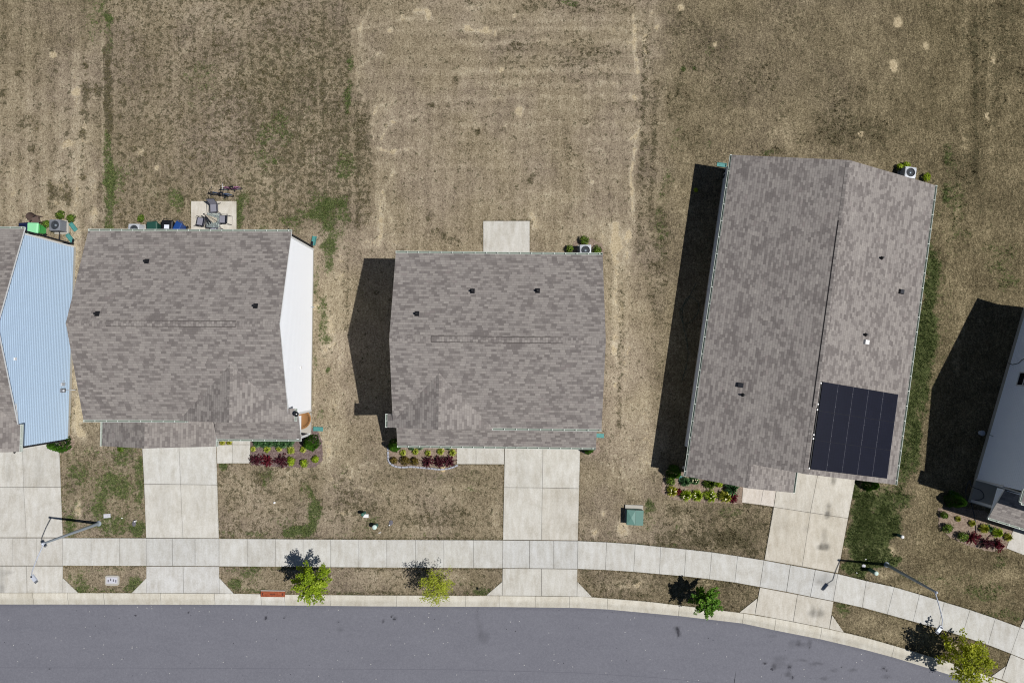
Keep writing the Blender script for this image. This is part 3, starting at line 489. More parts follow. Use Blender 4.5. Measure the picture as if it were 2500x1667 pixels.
drive('driveway', [[(346, 1060), (436, 1060), (441.5, 1182), (352.5, 1181)], [(436, 1060), (527, 1060), (531, 1183), (441.5, 1182)], [(352.5, 1181), (441.5, 1182), (447, 1313), (357.3, 1312.4), (1.02, 1.01, .98)], [(441.5, 1182), (531, 1183), (535, 1313.3), (447, 1313), (1.02, 1.01, .98)],
                   [(357.5, 1381.6), (447.5, 1381.8), (448.3, 1447), (358, 1446.8), APR], [(447.5, 1381.8), (535.6, 1382.4), (535.8, 1447.4), (448.3, 1447), APR]],
      [[(358, 1410), (358, 1446.8), (322, 1446.6)], [(535.8, 1410), (570.6, 1448), (535.8, 1447.4)]], (1.05, 1.055, 1.05), [[(346, 1060), (527, 1060), (535, 1313.3), (357.3, 1312.4)], [(357.5, 1381.6), (535.6, 1382.4), (535.8, 1447.4), (358, 1446.8)]], stains=((400, 1230, 30, 60, .06), (490, 1220, 30, 40, .06), (394, 1110, 20, 50, .04), (440, 1405, 2.5, 2.5, .7)))
drive('driveway', [[(1233, 1060), (1326, 1060), (1324, 1190), (1230.5, 1189.4)], [(1326, 1060), (1417, 1060), (1414, 1192), (1324, 1190)], [(1230.5, 1189.4), (1324, 1190), (1321.8, 1317.6), (1228, 1317.2)], [(1324, 1190), (1414, 1192), (1410.7, 1318.6), (1321.8, 1317.6), (1.01, .985, .93)],
                   [(1227, 1387), (1322, 1387.4), (1322, 1453.6), (1226, 1453)], [(1322, 1387.4), (1409.8, 1388.4), (1408.5, 1455), (1322, 1453.6)]],
      [[(1226.4, 1418.8), (1226, 1453), (1187.2, 1452.4)], [(1409.6, 1418.8), (1445, 1456.4), (1408.5, 1455)]], (1.01, 1.0, .965), [[(1233, 1060), (1417, 1060), (1410.7, 1318.6), (1228, 1317.2)], [(1227, 1387), (1409.8, 1388.4), (1408.5, 1455), (1226, 1453)]], stains=((1275, 1150, 20, 70, .05), (1370, 1250, 30, 60, .05)))
drive('driveway', [[(1905, 1130), (1999, 1143), (1978, 1250.6), (1889, 1237)], [(1999, 1143), (2091, 1156), (2070, 1264.5), (1978, 1250.6)], [(1889, 1237), (1978, 1250.6), (1958, 1381.6), (1866, 1365.6), (1, .95, .86)], [(1978, 1250.6), (2070, 1264.5), (2045.4, 1398), (1958, 1381.6), (1, .95, .86)],
                   [(1854.8, 1433), (1946.5, 1450.4), (1936, 1516.4), (1842.7, 1499)], [(1946.5, 1450.4), (2034.6, 1467.4), (2024.5, 1534), (1936, 1516.4)]],
      [[(1848.6, 1459.3), (1842.7, 1499), (1805, 1494)], [(2031, 1500.6), (2060, 1542.6), (2024.5, 1534)]], (1.02, .985, .92), [[(1905, 1130), (2091, 1156), (2045.4, 1398), (1866, 1365.6)], [(1854.8, 1433), (2034.6, 1467.4), (2024.5, 1534), (1842.7, 1499)]],
      stains=((2034, 1172, 7, 14, .55), (2020, 1255, 9, 12, .75), (2022, 1235, 7, 8, .5), (2010, 1335, 20, 10, .65), (2012, 1310, 8, 26, .3), (2004, 1332, 5, 14, .4), (2018, 1332, 5, 12, .4), (1992, 1497, 26, 12, .42), (1984, 1490, 6, 20, .35), (2004, 1493, 5, 18, .3), (1968, 1290, 10, 10, .2), (1920, 1290, 8, 60, .08), (1900, 1270, 24, 40, .08)))
drive('driveway', [[(2500, 1508), (2592, 1540), (2610, 1577), (2489.5, 1529.6)], [(2467, 1595.5), (2585, 1645), (2560, 1707), (2444.5, 1658)]], [[(2455, 1625), (2444.5, 1658), (2420, 1650)]], (1.01, 1, .97), [])
def path(quads, tint, fill):
    mb = MB()
    for q in quads: slab(mb, q, tint, gap=.012)
    filler(mb, fill, .010); tag(mb.build('path', [M['concrete'], M['joint']]), kind='structure')
path([[(529, 1086), (567.5, 1085), (567.5, 1130.5), (530.5, 1131)], [(567.5, 1085), (611.5, 1085), (610.5, 1130.7), (567.5, 1130.5)], [(567.5, 1056), (611.5, 1056), (611.5, 1084.6), (567.5, 1084.6)]], (1.03, 1.02, .99), [(529, 1086), (611.5, 1085), (610.5, 1130.7), (530.5, 1131)])
path([[(1115.5, 1060), (1162.5, 1060), (1162, 1132.6), (1115.5, 1132.6)], [(1162.5, 1060), (1232, 1060), (1230.6, 1133), (1162, 1132.6)]], (1.02, 1.01, .98), [(1115.5, 1060), (1232, 1060), (1230.6, 1133), (1115.5, 1132.6)])
path([[(1815, 1172), (1866, 1180), (1856.5, 1231.8), (1810.6, 1226.2)], [(1866, 1180), (1896, 1185), (1888.4, 1236.6), (1856.5, 1231.8)]], (1.05, .98, .93), [(1815, 1172), (1896, 1185), (1888.4, 1236.6), (1810.6, 1226.2)])
path([[(2476, 1285), (2560, 1320), (2545, 1372), (2456, 1337.3)]], (1.02, 1, .98), [(2476, 1285), (2560, 1320), (2545, 1372), (2456, 1337.3)])
mb = MB(); slab(mb, [(467, 491.5), (577.5, 491.5), (577.5, 606), (467, 606)], (1.02, .985, .92), gap=.001); tag(mb.build('patio', [M['concrete'], M['joint']]), kind='structure')
mb = MB(); slab(mb, [(1180, 540), (1293, 540), (1293, 660), (1180, 660)], (1.0, .99, .965), gap=.001); tag(mb.build('patio', [M['concrete'], M['joint']]), kind='structure')
# kerb
mb = MB(); kx = [-420, -260, -140, -80, 80.7, 165, 253.8, 392, 524, 637.5, 695, 806, 967.6, 1136, 1218.7, 1306.8, 1390.7, 1483, 1658, 1815, 1894, 2006, 2182.6, 2348, 2470, 2600, 2760]
PROF = [(0, .020), (.04, .03), (.36, .03), (.52, .002), (.70, -.045), (.78, -.055), (1.0, -.065)]
def px_interp(poly, x): return float(np.interp(x, [p[0] for p in poly], [p[1] for p in poly]))
for a, b in zip(kx[:-1], kx[1:]):
    n = max(2, int((b-a)/30)); k = 1+random.uniform(-.03, .03); t = (1.0*k, .968*k, .885*k)
    if a in (524, 637.5): t = (1.06, 1.05, 1.01)
    rows = []; cols = []; 
    for i in range(n+1):
        xb = a+(b-a)*i/n; pb = Vector(W2(xb, px_interp(KB, xb))); pf = None
        # matching front point lies along the normal
        xf = xb - 4*0 - max(0, (xb-1450))*.0055*(28/28); pf = Vector(W2(xf, px_interp(KF, xf)))
        if i == 0 or i == n:
            dd = Vector((1, 0)) if i == 0 else Vector((-1, 0)); pb = pb+dd*.008; pf = pf+dd*.008
        rows.append([(*(pb+(pf-pb)*s), z) for s, z in PROF])
        cols.append([(t[0]*g, t[1]*g, t[2]*g, 1) for g in (.96, 1.08, 1.08, 1.02, .93, .92, .95)])
    mb.grid(rows, 0, cols, smooth=False)
    for r in (rows[0], rows[-1]):
        for p, q in zip(r[:-1], r[1:]): mb.face([p, q, (q[0], q[1], -.3), (p[0], p[1], -.3)], 1)
for xa, xb in zip(kx[:-1], kx[1:]):
    n = max(1, int((xb-xa)/60))
    for i in range(n):
        u0 = xa+(xb-xa)*i/n; u1 = xa+(xb-xa)*(i+1)/n
        q = [W2(u0, px_interp(KB, u0)), W2(u1, px_interp(KB, u1)), W2(u1, px_interp(KF, u1)), W2(u0, px_interp(KF, u0))]
        mb.face([(q[3][0], q[3][1], -.085), (q[2][0], q[2][1], -.085), (q[1][0], q[1][1], -.004), (q[0][0], q[0][1], -.004)], 1)
tag(mb.build('kerb', [M['concrete'], M['joint']]), kind='structure')
# road
road_st = [(1165, 1505, 6, 30, .14), (1172, 1535, 8, 26, .18), (1180, 1556, 18, 18, .22), (649, 1509, 4, 7, .6), (955.5, 1505.5, 3, 3, .6), (963, 1511, 6, 4, .6), (935, 1517, 2.5, 6, .4), (830, 1537, 9, 7, .28), (693, 1508, 4, 2.5, .4), (827, 1518, 2.5, 2.5, .5), (1654, 1536, 6, 9, .6), (1657, 1547, 6, 12, .62), (1650, 1534, 4, 6, .5), (1935, 1572, 12, 12, .2), (1950, 1570, 8, 12, .4), (1978, 1573, 7, 14, .42), (1958, 1574, 14, 7, .3), (1868, 1619, 5, 5, .5), (1890, 1628, 8, 9, .5), (1900, 1622, 20, 14, .22), (1928, 1628, 8, 9, .5), (1925, 1646, 10, 8, .5), (1935, 1655, 4, 8, .5), (1905, 1607, 24, 8, .2), (1960, 1612, 24, 3, .35), (1995, 1620, 24, 4, .4), (2037, 1637, 14, 5, .3), (2083, 1636, 14, 4, .4), (2012, 1657, 14, 5, .35), (2158, 1631, 5, 4, .6), (2165, 1637, 4, 3, .4), (2166, 1652, 14, 6, .3), (2054, 1628, 3, 2, .4), (331, 1502, 5, 3, .4), (460, 1495, 3, 3, .5), (120, 1632, 3, 3, .5), (1885, 1553, 14, 4, .2)]
mb = MB(); xs = np.concatenate([np.linspace(-115, -36, 16), np.arange(-35.8, 36, .14), np.linspace(36.5, 85, 20)])
yk = interp(wKF, xs); tx = np.gradient(xs); ty = np.gradient(yk); L = np.hypot(tx, ty); nxn, nyn = ty/L, -tx/L
offs = np.concatenate([np.arange(-.02, 5.6, .13), np.linspace(5.8, 9.2, 8)])
rows = []; cols = []
seam = 4.16
for o in offs:
    r = []; c = []
    for i in range(len(xs)):
        x, y = xs[i]+nxn[i]*max(o, 0), yk[i]+nyn[i]*max(o, 0); s = 1.0
        if abs(x) < 37:
            a, b = to_px(x, y); s = stains_at(a, b, road_st)
            if o < .14: s *= .9
        r.append((x, y, -.067)); c.append((s, s, s, 1))
    rows.append(r); cols.append(c)
mb.grid(list(reversed(rows)), 0, list(reversed(cols)), smooth=False)
tag(mb.build('road', M['asphalt']), kind='structure')
# longitudinal paving seam, a thin crack filler lying on the asphalt
mb = MB(); pa = [(x, y) for x, y in ((a, W2(0, 0)) for a in ()) ]
sp = [W2(x, y, -.12) for x, y in [(-300, 1627), (0, 1628), (400, 1629), (800, 1631), (1100, 1633), (1400, 1640), (1600, 1652), (1750, 1666), (1900, 1690)]]
for p, q in zip(sp[:-1], sp[1:]):
    mb.face([(p[0], p[1]-.012, -.063), (q[0], q[1]-.012, -.063), (q[0], q[1]+.012, -.063), (p[0], p[1]+.012, -.063)], 0)
M['seam'] = plain('asphalt_seam', S(106, 106, 116), .9, var=.15, scale=20); tag(mb.build('road_seam', M['seam']), kind='structure')
mb = MB()
for x, y, rx, ry in ((649, 1508, 2.6, 5), (955.5, 1505.5, 1.8, 1.8), (963, 1511, 4, 2.2), (935, 1517, 1, 4), (827, 1518, 1.4, 1.2), (693, 1508, 2.5, 1), (331, 1502, 3, 1.6), (460, 1495, 1.5, 1.5), (121, 1632, 2, 1.6), (1868, 1619, 3, 3), (2158, 1631, 3.2, 2.4), (2165, 1637, 2, 1.5), (1656, 1543, 3.2, 9), (1653, 1534, 2, 4), (1040, 1561, 1.2, 1), (1376, 1618, 1.4, 1.2), (1258, 1540, 1.6, 1.2), (2054, 1628, 1.6, 1.2), (1885, 1633, 4, 3), (1927, 1628, 4, 3), (1935, 1653, 2, 4)):
    n = 11; ph_ = random.uniform(0, 6); P = [W(x+rx*(1+.3*math.sin(3*a+ph_))*math.cos(a), y+ry*(1+.3*math.cos(2*a+ph_))*math.sin(a), -.0625) for a in [2*math.pi*k/n for k in range(n)]]
    mb.face([(p.x, p.y, p.z) for p in P[::-1]], 0)
M['tar'] = plain('tar_spot', S(66, 66, 74), .8, var=.2, scale=9); tag(mb.build('road_stains', M['tar']), kind='structure')
# far kerb across the road
mb = MB(); far_rows = []
for i in range(0, len(xs), 6):
    r = []
    for s, z in ((9.2, -.065), (9.5, -.05), (9.7, .03), (9.95, .03), (10.0, -.2)): r.append((xs[i]+nxn[i]*s, yk[i]+nyn[i]*s, z))
    far_rows.append(r)
mb.grid([list(x) for x in zip(*far_rows)][::-1], 0, smooth=False); tag(mb.build('kerb', M['concrete']), kind='structure')

# ------------------------------------------------------------------ houses
def roof_plane(mb, pts, th=.11, skip=()):
    P = [Vector(p) for p in pts]; n = Vector()
    for a, b in zip(P, P[1:]+P[:1]): n += a.cross(b)
    n.normalize()
    if n.z < 0: P.reverse(); n = -n; skip = ()
    u = Vector((0, 0, 1)).cross(n)
    u = u.normalized() if u.length > 1e-3 else Vector((1, 0, 0)); v = n.cross(u)
    mb.face(P, 0, uv=[(p.dot(u), p.dot(v)) for p in P])
    B = [p-Vector((0, 0, th)) for p in P]; mb.face(B[::-1], 2)
    for i in range(len(P)):
        if i in skip: continue
        j = (i+1) % len(P); mb.face([P[i], B[i], B[j], P[j]], 1)
def siding(mb, p0, p1, z0, top, lap=.15, m=0):
    """lap siding from p0 to p1 (outside is on the right hand going p0->p1); top = [(s,z)...] single-peaked"""
    p0, p1 = Vector((*p0, 0)), Vector((*p1, 0)); L = (p1-p0).length; d = (p1-p0)/L; out = Vector((d.y, -d.x, 0))
    ss = [t[0] for t in top]; zs = [t[1] for t in top]; zmax = max(zs); pk = ss[zs.index(zmax)]
    def iv(z):
        lo, hi = 0.0, L
        for (a, za), (b, zb) in zip(top[:-1], top[1:]):
            if (za-z)*(zb-z) < 0:
                s = a+(b-a)*(z-za)/(zb-za)
                if zb > za: lo = s
                else: hi = s
            elif zb > za and zb <= z: lo = b
            elif zb < za and za <= z: hi = min(hi, a)
        return (lo, hi) if z < zmax-1e-6 else (pk, pk)
    z = z0
    while z < zmax-1e-4:
        z1 = min(z+lap, zmax); zm = z+(z1-z)*.66; a0, b0 = iv(z); am, bm = iv(zm); a1, b1 = iv(z1)
        o0 = out*.024
        A, B = p0+d*a0+o0, p0+d*b0+o0; E, F = p0+d*am+o0, p0+d*bm+o0; C, D = p0+d*b1, p0+d*a1
        mb.face([(A.x, A.y, z), (B.x, B.y, z), (F.x, F.y, zm), (E.x, E.y, zm)], m)
        mb.face([(E.x, E.y, zm), (F.x, F.y, zm), (C.x, C.y, z1), (D.x, D.y, z1)], m)
        A2, B2 = p0+d*a0, p0+d*b0; mb.face([(A2.x, A2.y, z), (B2.x, B2.y, z), (B.x, B.y, z), (A.x, A.y, z)], m)
        z = z1
def gutter(name, p, q, z, parent, out, hang=.66, ends=True):
    p, q = Vector((*p, 0)), Vector((*q, 0)); d = (q-p).normalized(); o = Vector((*out, 0)).normalized(); L = (q-p).length; mb = MB()
    zt = Vector((0, 0, z)); w = .115
    mb.bar(p+o*w+zt, q+o*w+zt, .017, .018, 0)                                    # rolled lip
    mb.bar(p+o*(w-.006)+zt-Vector((0, 0, .06)), q+o*(w-.006)+zt-Vector((0, 0, .06)), .012, .10, 0)
    mb.bar(p+o*(w/2)+zt-Vector((0, 0, .108)), q+o*(w/2)+zt-Vector((0, 0, .108)), w-.02, .012, 1)
    mb.bar(p+o*.008+zt-Vector((0, 0, .055)), q+o*.008+zt-Vector((0, 0, .055)), .012, .10, 0)
    k = int(L/hang)
    for i in range(k+1):
        c = p+d*(i*L/max(k, 1)*.985+.01); mb.bar(c+o*.0+zt+Vector((0, 0, .012)), c+o*(w+.012)+zt+Vector((0, 0, .012)), .035, .012, 0)
    if ends:
        for c in (p, q): mb.bar(c+zt-Vector((0, 0, .05)), c+o*w+zt-Vector((0, 0, .05)), .012, .12, 0)
    return mb.build(name, [M['gut_white'], M['gut_in']], parent)
def strip_on_slope(mb, a, b, wid, n_up, up=.0, m=0):
    pass
def ridge_cap(parent, a, b, pitch, w=.16, lift=.012):
    a, b = Vector(a), Vector(b); d = (b-a).normalized(); s = d.cross(Vector((0, 0, 1))).normalized(); mb = MB(); n = int((b-a).length/.146)
    dz = Vector((0, 0, 1))
    for sg in (1, -1):
        e = s*sg*w-dz*(w*pitch)
        P = [a+dz*lift, b+dz*lift, b+e+dz*lift, a+e+dz*lift]
        if (P[1]-P[0]).cross(P[3]-P[0]).z < 0: P.reverse()
        uu = [((p-a).dot(d)) for p in P]; vv = [abs((p-a).dot(s)) for p in P]
        mb.face(P, 0, uv=[(v_*.5+sg*3.1, u_) for u_, v_ in zip(uu, vv)])
        e2 = e+dz*(lift-.02)
        mb.face([a+e+dz*lift, b+e+dz*lift, b+e2, a+e2], 0)
    return mb.build('ridge_cap', [M['shingle']], parent)
def ridge_vent(parent, a, b, pitch, w=.15, h=.05):
    a, b = Vector(a), Vector(b); d = (b-a).normalized(); s = d.cross(Vector((0, 0, 1))).normalized(); mb = MB(); dz = Vector((0, 0, 1))
    for sg in (1, -1):
        e = s*sg*w-dz*(w*pitch); P = [a+dz*h, b+dz*h, b+e+dz*h, a+e+dz*h]
        if (P[1]-P[0]).cross(P[3]-P[0]).z < 0: P.reverse()
        mb.face(P, 0, uv=[(abs((p-a).dot(s))*.5+sg*5.3, (p-a).dot(d)) for p in P])
        f = e*1.10; mb.face([a+e+dz*h, b+e+dz*h, b+f+dz*.006, a+f+dz*.006], 1)
        for c in (a, b): mb.face([c+dz*h, c+e+dz*h, c+e*1.0+dz*.0, c+dz*.0], 1)
        g = e*1.24; mb.face([a+e*1.05+dz*.016, b+e*1.05+dz*.016, b+g+dz*.016, a+g+dz*.016], 1)  # dark band paints a shadow line along the vent's foot
    return mb.build('ridge_vent', [M['shingle'], M['black_ridge']], parent)
def corner_board(mb, x, y, z0, z1, w=.11):
    mb.box((x, y, (z0+z1)/2), (w, w, z1-z0))
def local(root):
    c, s = math.cos(-root.rotation_euler.z), math.sin(-root.rotation_euler.z); l = root.location.copy()
    def f(p):
        x, y = p[0]-l.x, p[1]-l.y; return Vector((x*c-y*s, x*s+y*c, p[2]-l.z))
    return f
def plane_pt(root, lp, ln, px, py):
    R = Matrix.Rotation(root.rotation_euler.z, 3, 'Z'); p0 = R @ Vector(lp)+root.location; n = R @ Vector(ln)
    return local(root)(on_plane(px, py, p0, n))
def vent_pipe(root, p, nrm, kind='pipe'):
    q = Vector(nrm).to_track_quat('Z', 'Y').to_matrix()
    if kind == 'pipe':
        mb = MB(); mb.box(p+Vector(nrm)*.012, (.26, .30, .02), rot=q); f = mb.build('flashing', M['black'], root); f.name = 'vent_pipe'
        m2 = MB(); m2.tube([p, p+Vector((0, 0, .1)), p+Vector((0, 0, .30))], [.12, .075, .06], 12); m2.build('pipe', M['black'], f)
    elif kind == 'small':
        mb = MB(); mb.tube([p, p+Vector((0, 0, .06)), p+Vector((0, 0, .28))], [.12, .07, .055], 12); mb.build('vent_pipe', M['black'], root)
    else:
        mb = MB(); mb.box(p+Vector(nrm)*.07, (.30, .34, .14), rot=q, top=.86); mb.build('roof_vent', M['dark_metal'] if kind == 'box' else M['white_pl'], root)
def downspout(root, x, y, z0, z1, out, mat='dark_metal', name='downspout'):  # charcoal puts the shade on these pipes into their colour
    mb = MB(); o = Vector((*out, 0)); a = Vector((x, y, 0))
    mb.bar(a+o*.30+Vector((0, 0, z1)), a+o*.06+Vector((0, 0, z1-.3)), .07, .09); mb.box((a.x+o.x*.06, a.y+o.y*.06, (z0+z1-.3)/2), (.09, .09, z1-.3-z0)); mb.bar(a+o*.06+Vector((0, 0, z0+.1)), a+o*.4+Vector((0, 0, z0)), .09, .07)
    mb.build(name, M[mat], root)
SHM = [M['shingle'], M['trim'], M['soffit']]
He = 4.95; PT = .322
def two_storey(label, loc, rz, L, D, wall, cross, pent=None, garage=None, wall_right=None, front_ext=None, gx0=None, trim=True):
    """cross=(cx, half, yfront, ret_side, ret_len, rise); pent=(x0,x1,ye,zt,ze); garage=(x0,x1,yf,ze,zr)"""
    r = thing('house', label, 'house', loc, rz); Hr = He+D*PT; wm = [wall, M['trim']]
    mb = MB()
    roof_plane(mb, [(-L, D, He), (-L, 0, Hr), (L, 0, Hr), (L, D, He)]); roof_plane(mb, [(-L, -D, He), (L, -D, He), (L, 0, Hr), (-L, 0, Hr)])
    mb.build('roof', SHM, r)
    iy, ix = .27, .14; wx, wy = L-ix, D-iy
    hw = lambda y: He+(D-abs(y))*PT-.12
    # gable and long walls
    for sx in (-1, 1):
        mb = MB(); a, b = ((wx, -wy), (wx, wy)) if sx > 0 else ((-wx, wy), (-wx, -wy))
        siding(mb, a, b, .22, [(0, hw(wy)), (wy, hw(0)), (2*wy, hw(wy))]); mb.build('wall', wm, r)
    for sy in (-1, 1):
        mb = MB(); a, b = ((-wx, -wy), (wx, -wy)) if sy < 0 else ((wx, wy), (-wx, wy)); siding(mb, a, b, .22, [(0, hw(wy)), (2*wx, hw(wy)-1e-3)]); mb.build('wall', wm, r)
    for x in (-wx, wx):
        for y in ((-wy, wy) if trim else (wy,)):
            mb = MB(); corner_board(mb, x, y, .2, hw(wy)); mb.build('corner_trim', M['trim'], r)
    mb = MB(); mb.box((0, 0, .09), (2*wx+.03, 2*wy+.03, .30)); mb.build('foundation', M['found'], r)
    gutter('gutter', (-L, D), (L, D), He-.01, r, (0, 1))
    if cross:
        cx, hf, yf, rs, rl, rise = cross; zc = He+rise; yb = -D+(rise/PT)+.4
        mb = MB()
        for sg in (-1, 1):
            e = cx+sg*hf
            if sg == rs:
                xr = sg*L; zx = zc-abs(xr-cx)*rise/hf
                roof_plane(mb, [(cx, yf, zc), (e, yf, He), (e, yf+rl, He), (xr, yf+rl, zx), (xr-sg*.3, yb-.6, zc-abs(xr-sg*.3-cx)*rise/hf), (cx, yb, zc)])
            else: roof_plane(mb, [(cx, yf, zc), (e, yf, He), (e, yf+.6 if yf > -D-.3 else -D+.4, He), (cx, yb, zc)])
        cr = mb.build('roof', SHM, r)
        e = cx+rs*hf; gutter('gutter', (e, yf), (e, yf+rl), He-.01, r, (rs, 0), .35)
        mb = MB(); siding(mb, (cx-hf+.3, yf+.25), (min(cx+hf-.3, cx+hf-.3), yf+.25), He-.05, [(0, He), (hf-.3, zc-.14), (2*hf-.6, He)]); mb.build('wall', wm, r)
        ridge_cap(r, (cx, yf, zc), (cx, yb, zc), rise/hf, .15)
        # front gutter on the side away from the cross gable
        if rs < 0: gutter('gutter', (cx+hf-.05, -D), (L, -D), He-.01, r, (0, -1))
        else: gutter('gutter', (-L, -D), (cx-hf+.5, -D), He-.01, r, (0, -1))
    ridge_cap(r, (-L, 0, Hr), (L, 0, Hr), PT)
    if pent:
        x0, x1, ye, zt, ze = pent; mb = MB(); yw = -D+iy
        roof_plane(mb, [(x0, yw, zt), (x0, ye, ze), (x1, ye, ze), (x1, yw, zt)]); mb.build('roof', SHM, r)
        gutter('gutter', (x0, ye), (x1, ye), ze-.01, r, (0, -1))
    return r
# ---- house one (left edge, blue siding)
H1 = two_storey('house with pale blue lap siding on its sunlit gable wall at the left edge', (-35.27, 2.22, 0), math.radians(-.55), 6.1, 5.84, M['side_blue'], (2.95, 3.3, -7.3, 1, 1.6, 1.1), trim=False)
mb = MB(); wy1 = -5.57; siding(mb, (5.96, -7.05), (5.96, wy1), .22, [(0, 4.86), (7.05+wy1, 4.86-1e-3)]); mb.build('wall', [M['side_blue'], M['trim']], H1)
mb = MB(); siding(mb, (-.2, -7.05), (5.93, -7.05), .22, [(0, 4.86), (6.13, 4.859)]); mb.build('wall', [M['side_blue'], M['trim']], H1)
mb = MB(); mb.box((2.87, -6.35, .09), (6.15, 1.43, .296)); mb.build('foundation', M['found'], H1)
downspout(H1, 5.86, 5.72, .1, 4.9, (0, 1)); downspout(H1, 5.86, -7.08, .1, 4.85, (0, -1))
f1 = local(H1)
def wall_pt(root, xw, px, py):                     # point on a local plane x = xw seen at a pixel
    return plane_pt(root, (xw, 0, 0), (1, 0, 0), px, py)
def meter(root, xw, px, py, sx, sy, sz, name, mat):
    p = wall_pt(root, xw, px, py); mb = MB(); mb.box((xw+sx/2+.02, p.y, p.z), (sx, sy, sz)); return p, mb.build(name, M[mat], root)
p, _ = meter(H1, 5.96, 35, 876, .07, .16, .16, 'wall_vent', 'white_pl'); p, o = meter(H1, 5.96, 150, 953, .12, .26, .42, 'meter_box', 'ac_grey')
mb = MB(); mb.lathe([(.0, 0), (.09, 0), (.09, .1), (.0, .12)], (0, 0, 0), 14); mo = mb.build('meter', M['ac_light'], o); mo.location = (p.x+.16, p.y, p.z+.1); mo.rotation_euler = (0, math.pi/2, 0)
p2, _ = meter(H1, 5.96, 151, 938, .10, .2, .3, 'junction_box', 'ac_light')
mb = MB(); mb.tube([(6.0, p.y, p.z-.2), (6.0, p.y, .02), (6.25, p.y-.02, .02)], .022, 8); mb.build('conduit', M['ac_light'], H1); mb = MB(); mb.tube([(6.02, p2.y, p2.z), (6.02, p2.y+.22, p2.z), (6.02, p2.y+.22, p2.z-.2)], .016, 6); mb.build('conduit', M['ac_light'], H1)
# ---- house two
H2 = two_storey('house with white gable wall and a front garage gable beside the concrete driveway', (-19.31, 2.27, 0), math.radians(-.25), 6.03, 5.57, M['side_white'], (2.98, 3.4, -5.6, 1, .75, 1.05), pent=(.7, 5.97, -6.94, 3.0, 2.35))
HR2 = He+5.57*PT
mb = MB(); gm, gz, ge = -3.2, 3.5, 2.38
roof_plane(mb, [(gm, -7.4, gz), (-6.46, -7.4, ge), (-6.46, -5.45, ge), (gm, -5.42, gz)]); roof_plane(mb, [(gm, -7.4, gz), (.66, -7.4, ge), (.66, -5.42, ge), (gm, -5.42, gz)]); mb.build('roof', SHM, H2)
gutter('gutter', (-6.46, -7.4), (-6.46, -5.7), ge-.01, H2, (-1, 0)); gutter('gutter', (.66, -7.4), (.66, -7.05), ge-.01, H2, (1, 0), .3)
mb = MB(); siding(mb, (-6.1, -7.15), (.36, -7.15), .1, [(0, 2.4), (2.9, 3.3), (6.46, 2.4)]); siding(mb, (-6.1, -5.45), (-6.1, -7.15), .1, [(0, 2.4), (1.7, 2.399)]); siding(mb, (.36, -7.15), (.36, -5.45), .1, [(0, 2.4), (1.7, 2.399)]); mb.build('wall', [M['side_white'], M['trim']], H2)
mb = MB(); mb.box((-2.87, -7.18, 1.15), (4.88, .06, 2.1)); gd = mb.build('garage_door', M['trim'], H2)
ridge_cap(H2, (gm, -7.4, gz), (gm, -5.42, gz), .33, .15)
mb = MB(); mb.box((5.76, -6.86, 1.22), (.14, .14, 2.3)); mb.box((5.76, -6.86, .18), (.2, .2, .16)); mb.build('porch_post', M['trim'], H2)
mb = MB(); siding(mb, (5.92, -6.95), (5.92, -5.45), 2.3, [(0, 2.302), (1.5, 2.9)]); mb.build('wall', [M['side_white'], M['trim']], H2)
mb = MB(); mb.box((4.6, -6.2, .07), (2.6, 1.5, .18)); mb.build('porch_floor', M['found'], H2)
downspout(H2, 5.82, 5.45, .1, 4.9, (0, 1))
p = wall_pt(H2, 5.9, 733, 897); mb = MB(); mb.box((5.95, p.y, p.z), (.08, .16, .16)); mb.build('wall_vent', M['white_pl'], H2)
p = wall_pt(H2, 5.9, 759, 750); mb = MB(); mb.tube([(5.9, p.y, .55), (6.06, p.y, .55), (6.12, p.y, .48)], .025, 8); mb.build('hose_tap', M['galv'], H2)
# round dish antenna by the small side gutter
d0 = local(H2)(W(724, 1010.5, 5.25)); mb = MB(); mb.tube([(d0.x-.22, d0.y, 4.9), (d0.x-.1, d0.y, 5.15), (d0.x, d0.y, 5.22)], .02, 8); dm = mb.build('antenna_mount', M['black'], H2)
mb = MB(); mb.lathe([(.0, -.03), (.08, -.02), (.145, .05), (.15, .06), (.14, .062), (.05, .0), (.045, .03), (0, .035)], (d0.x, d0.y, 5.25), 20); mb.lathe([(0, .02), (.04, .02), (.035, .05), (0, .055)], (d0.x, d0.y, 5.25), 12, 1); mb.build('antenna_dish', [M['black'], M['white_pl']], dm)
def n_rear(pt): return Vector((0, PT, 1)).normalized()
for px, py in ((358.5, 638), (237.5, 766), (624, 747)): vent_pipe(H2, plane_pt(H2, (0, 0, HR2), (0, PT, 1), px, py), n_rear(0))
a = plane_pt(H2, (0, 0, HR2), (0, 0, 1), 258, 790); b = plane_pt(H2, (0, 0, HR2), (0, 0, 1), 575, 790); ridge_vent(H2, (a.x, 0, HR2), (b.x, 0, HR2), PT)
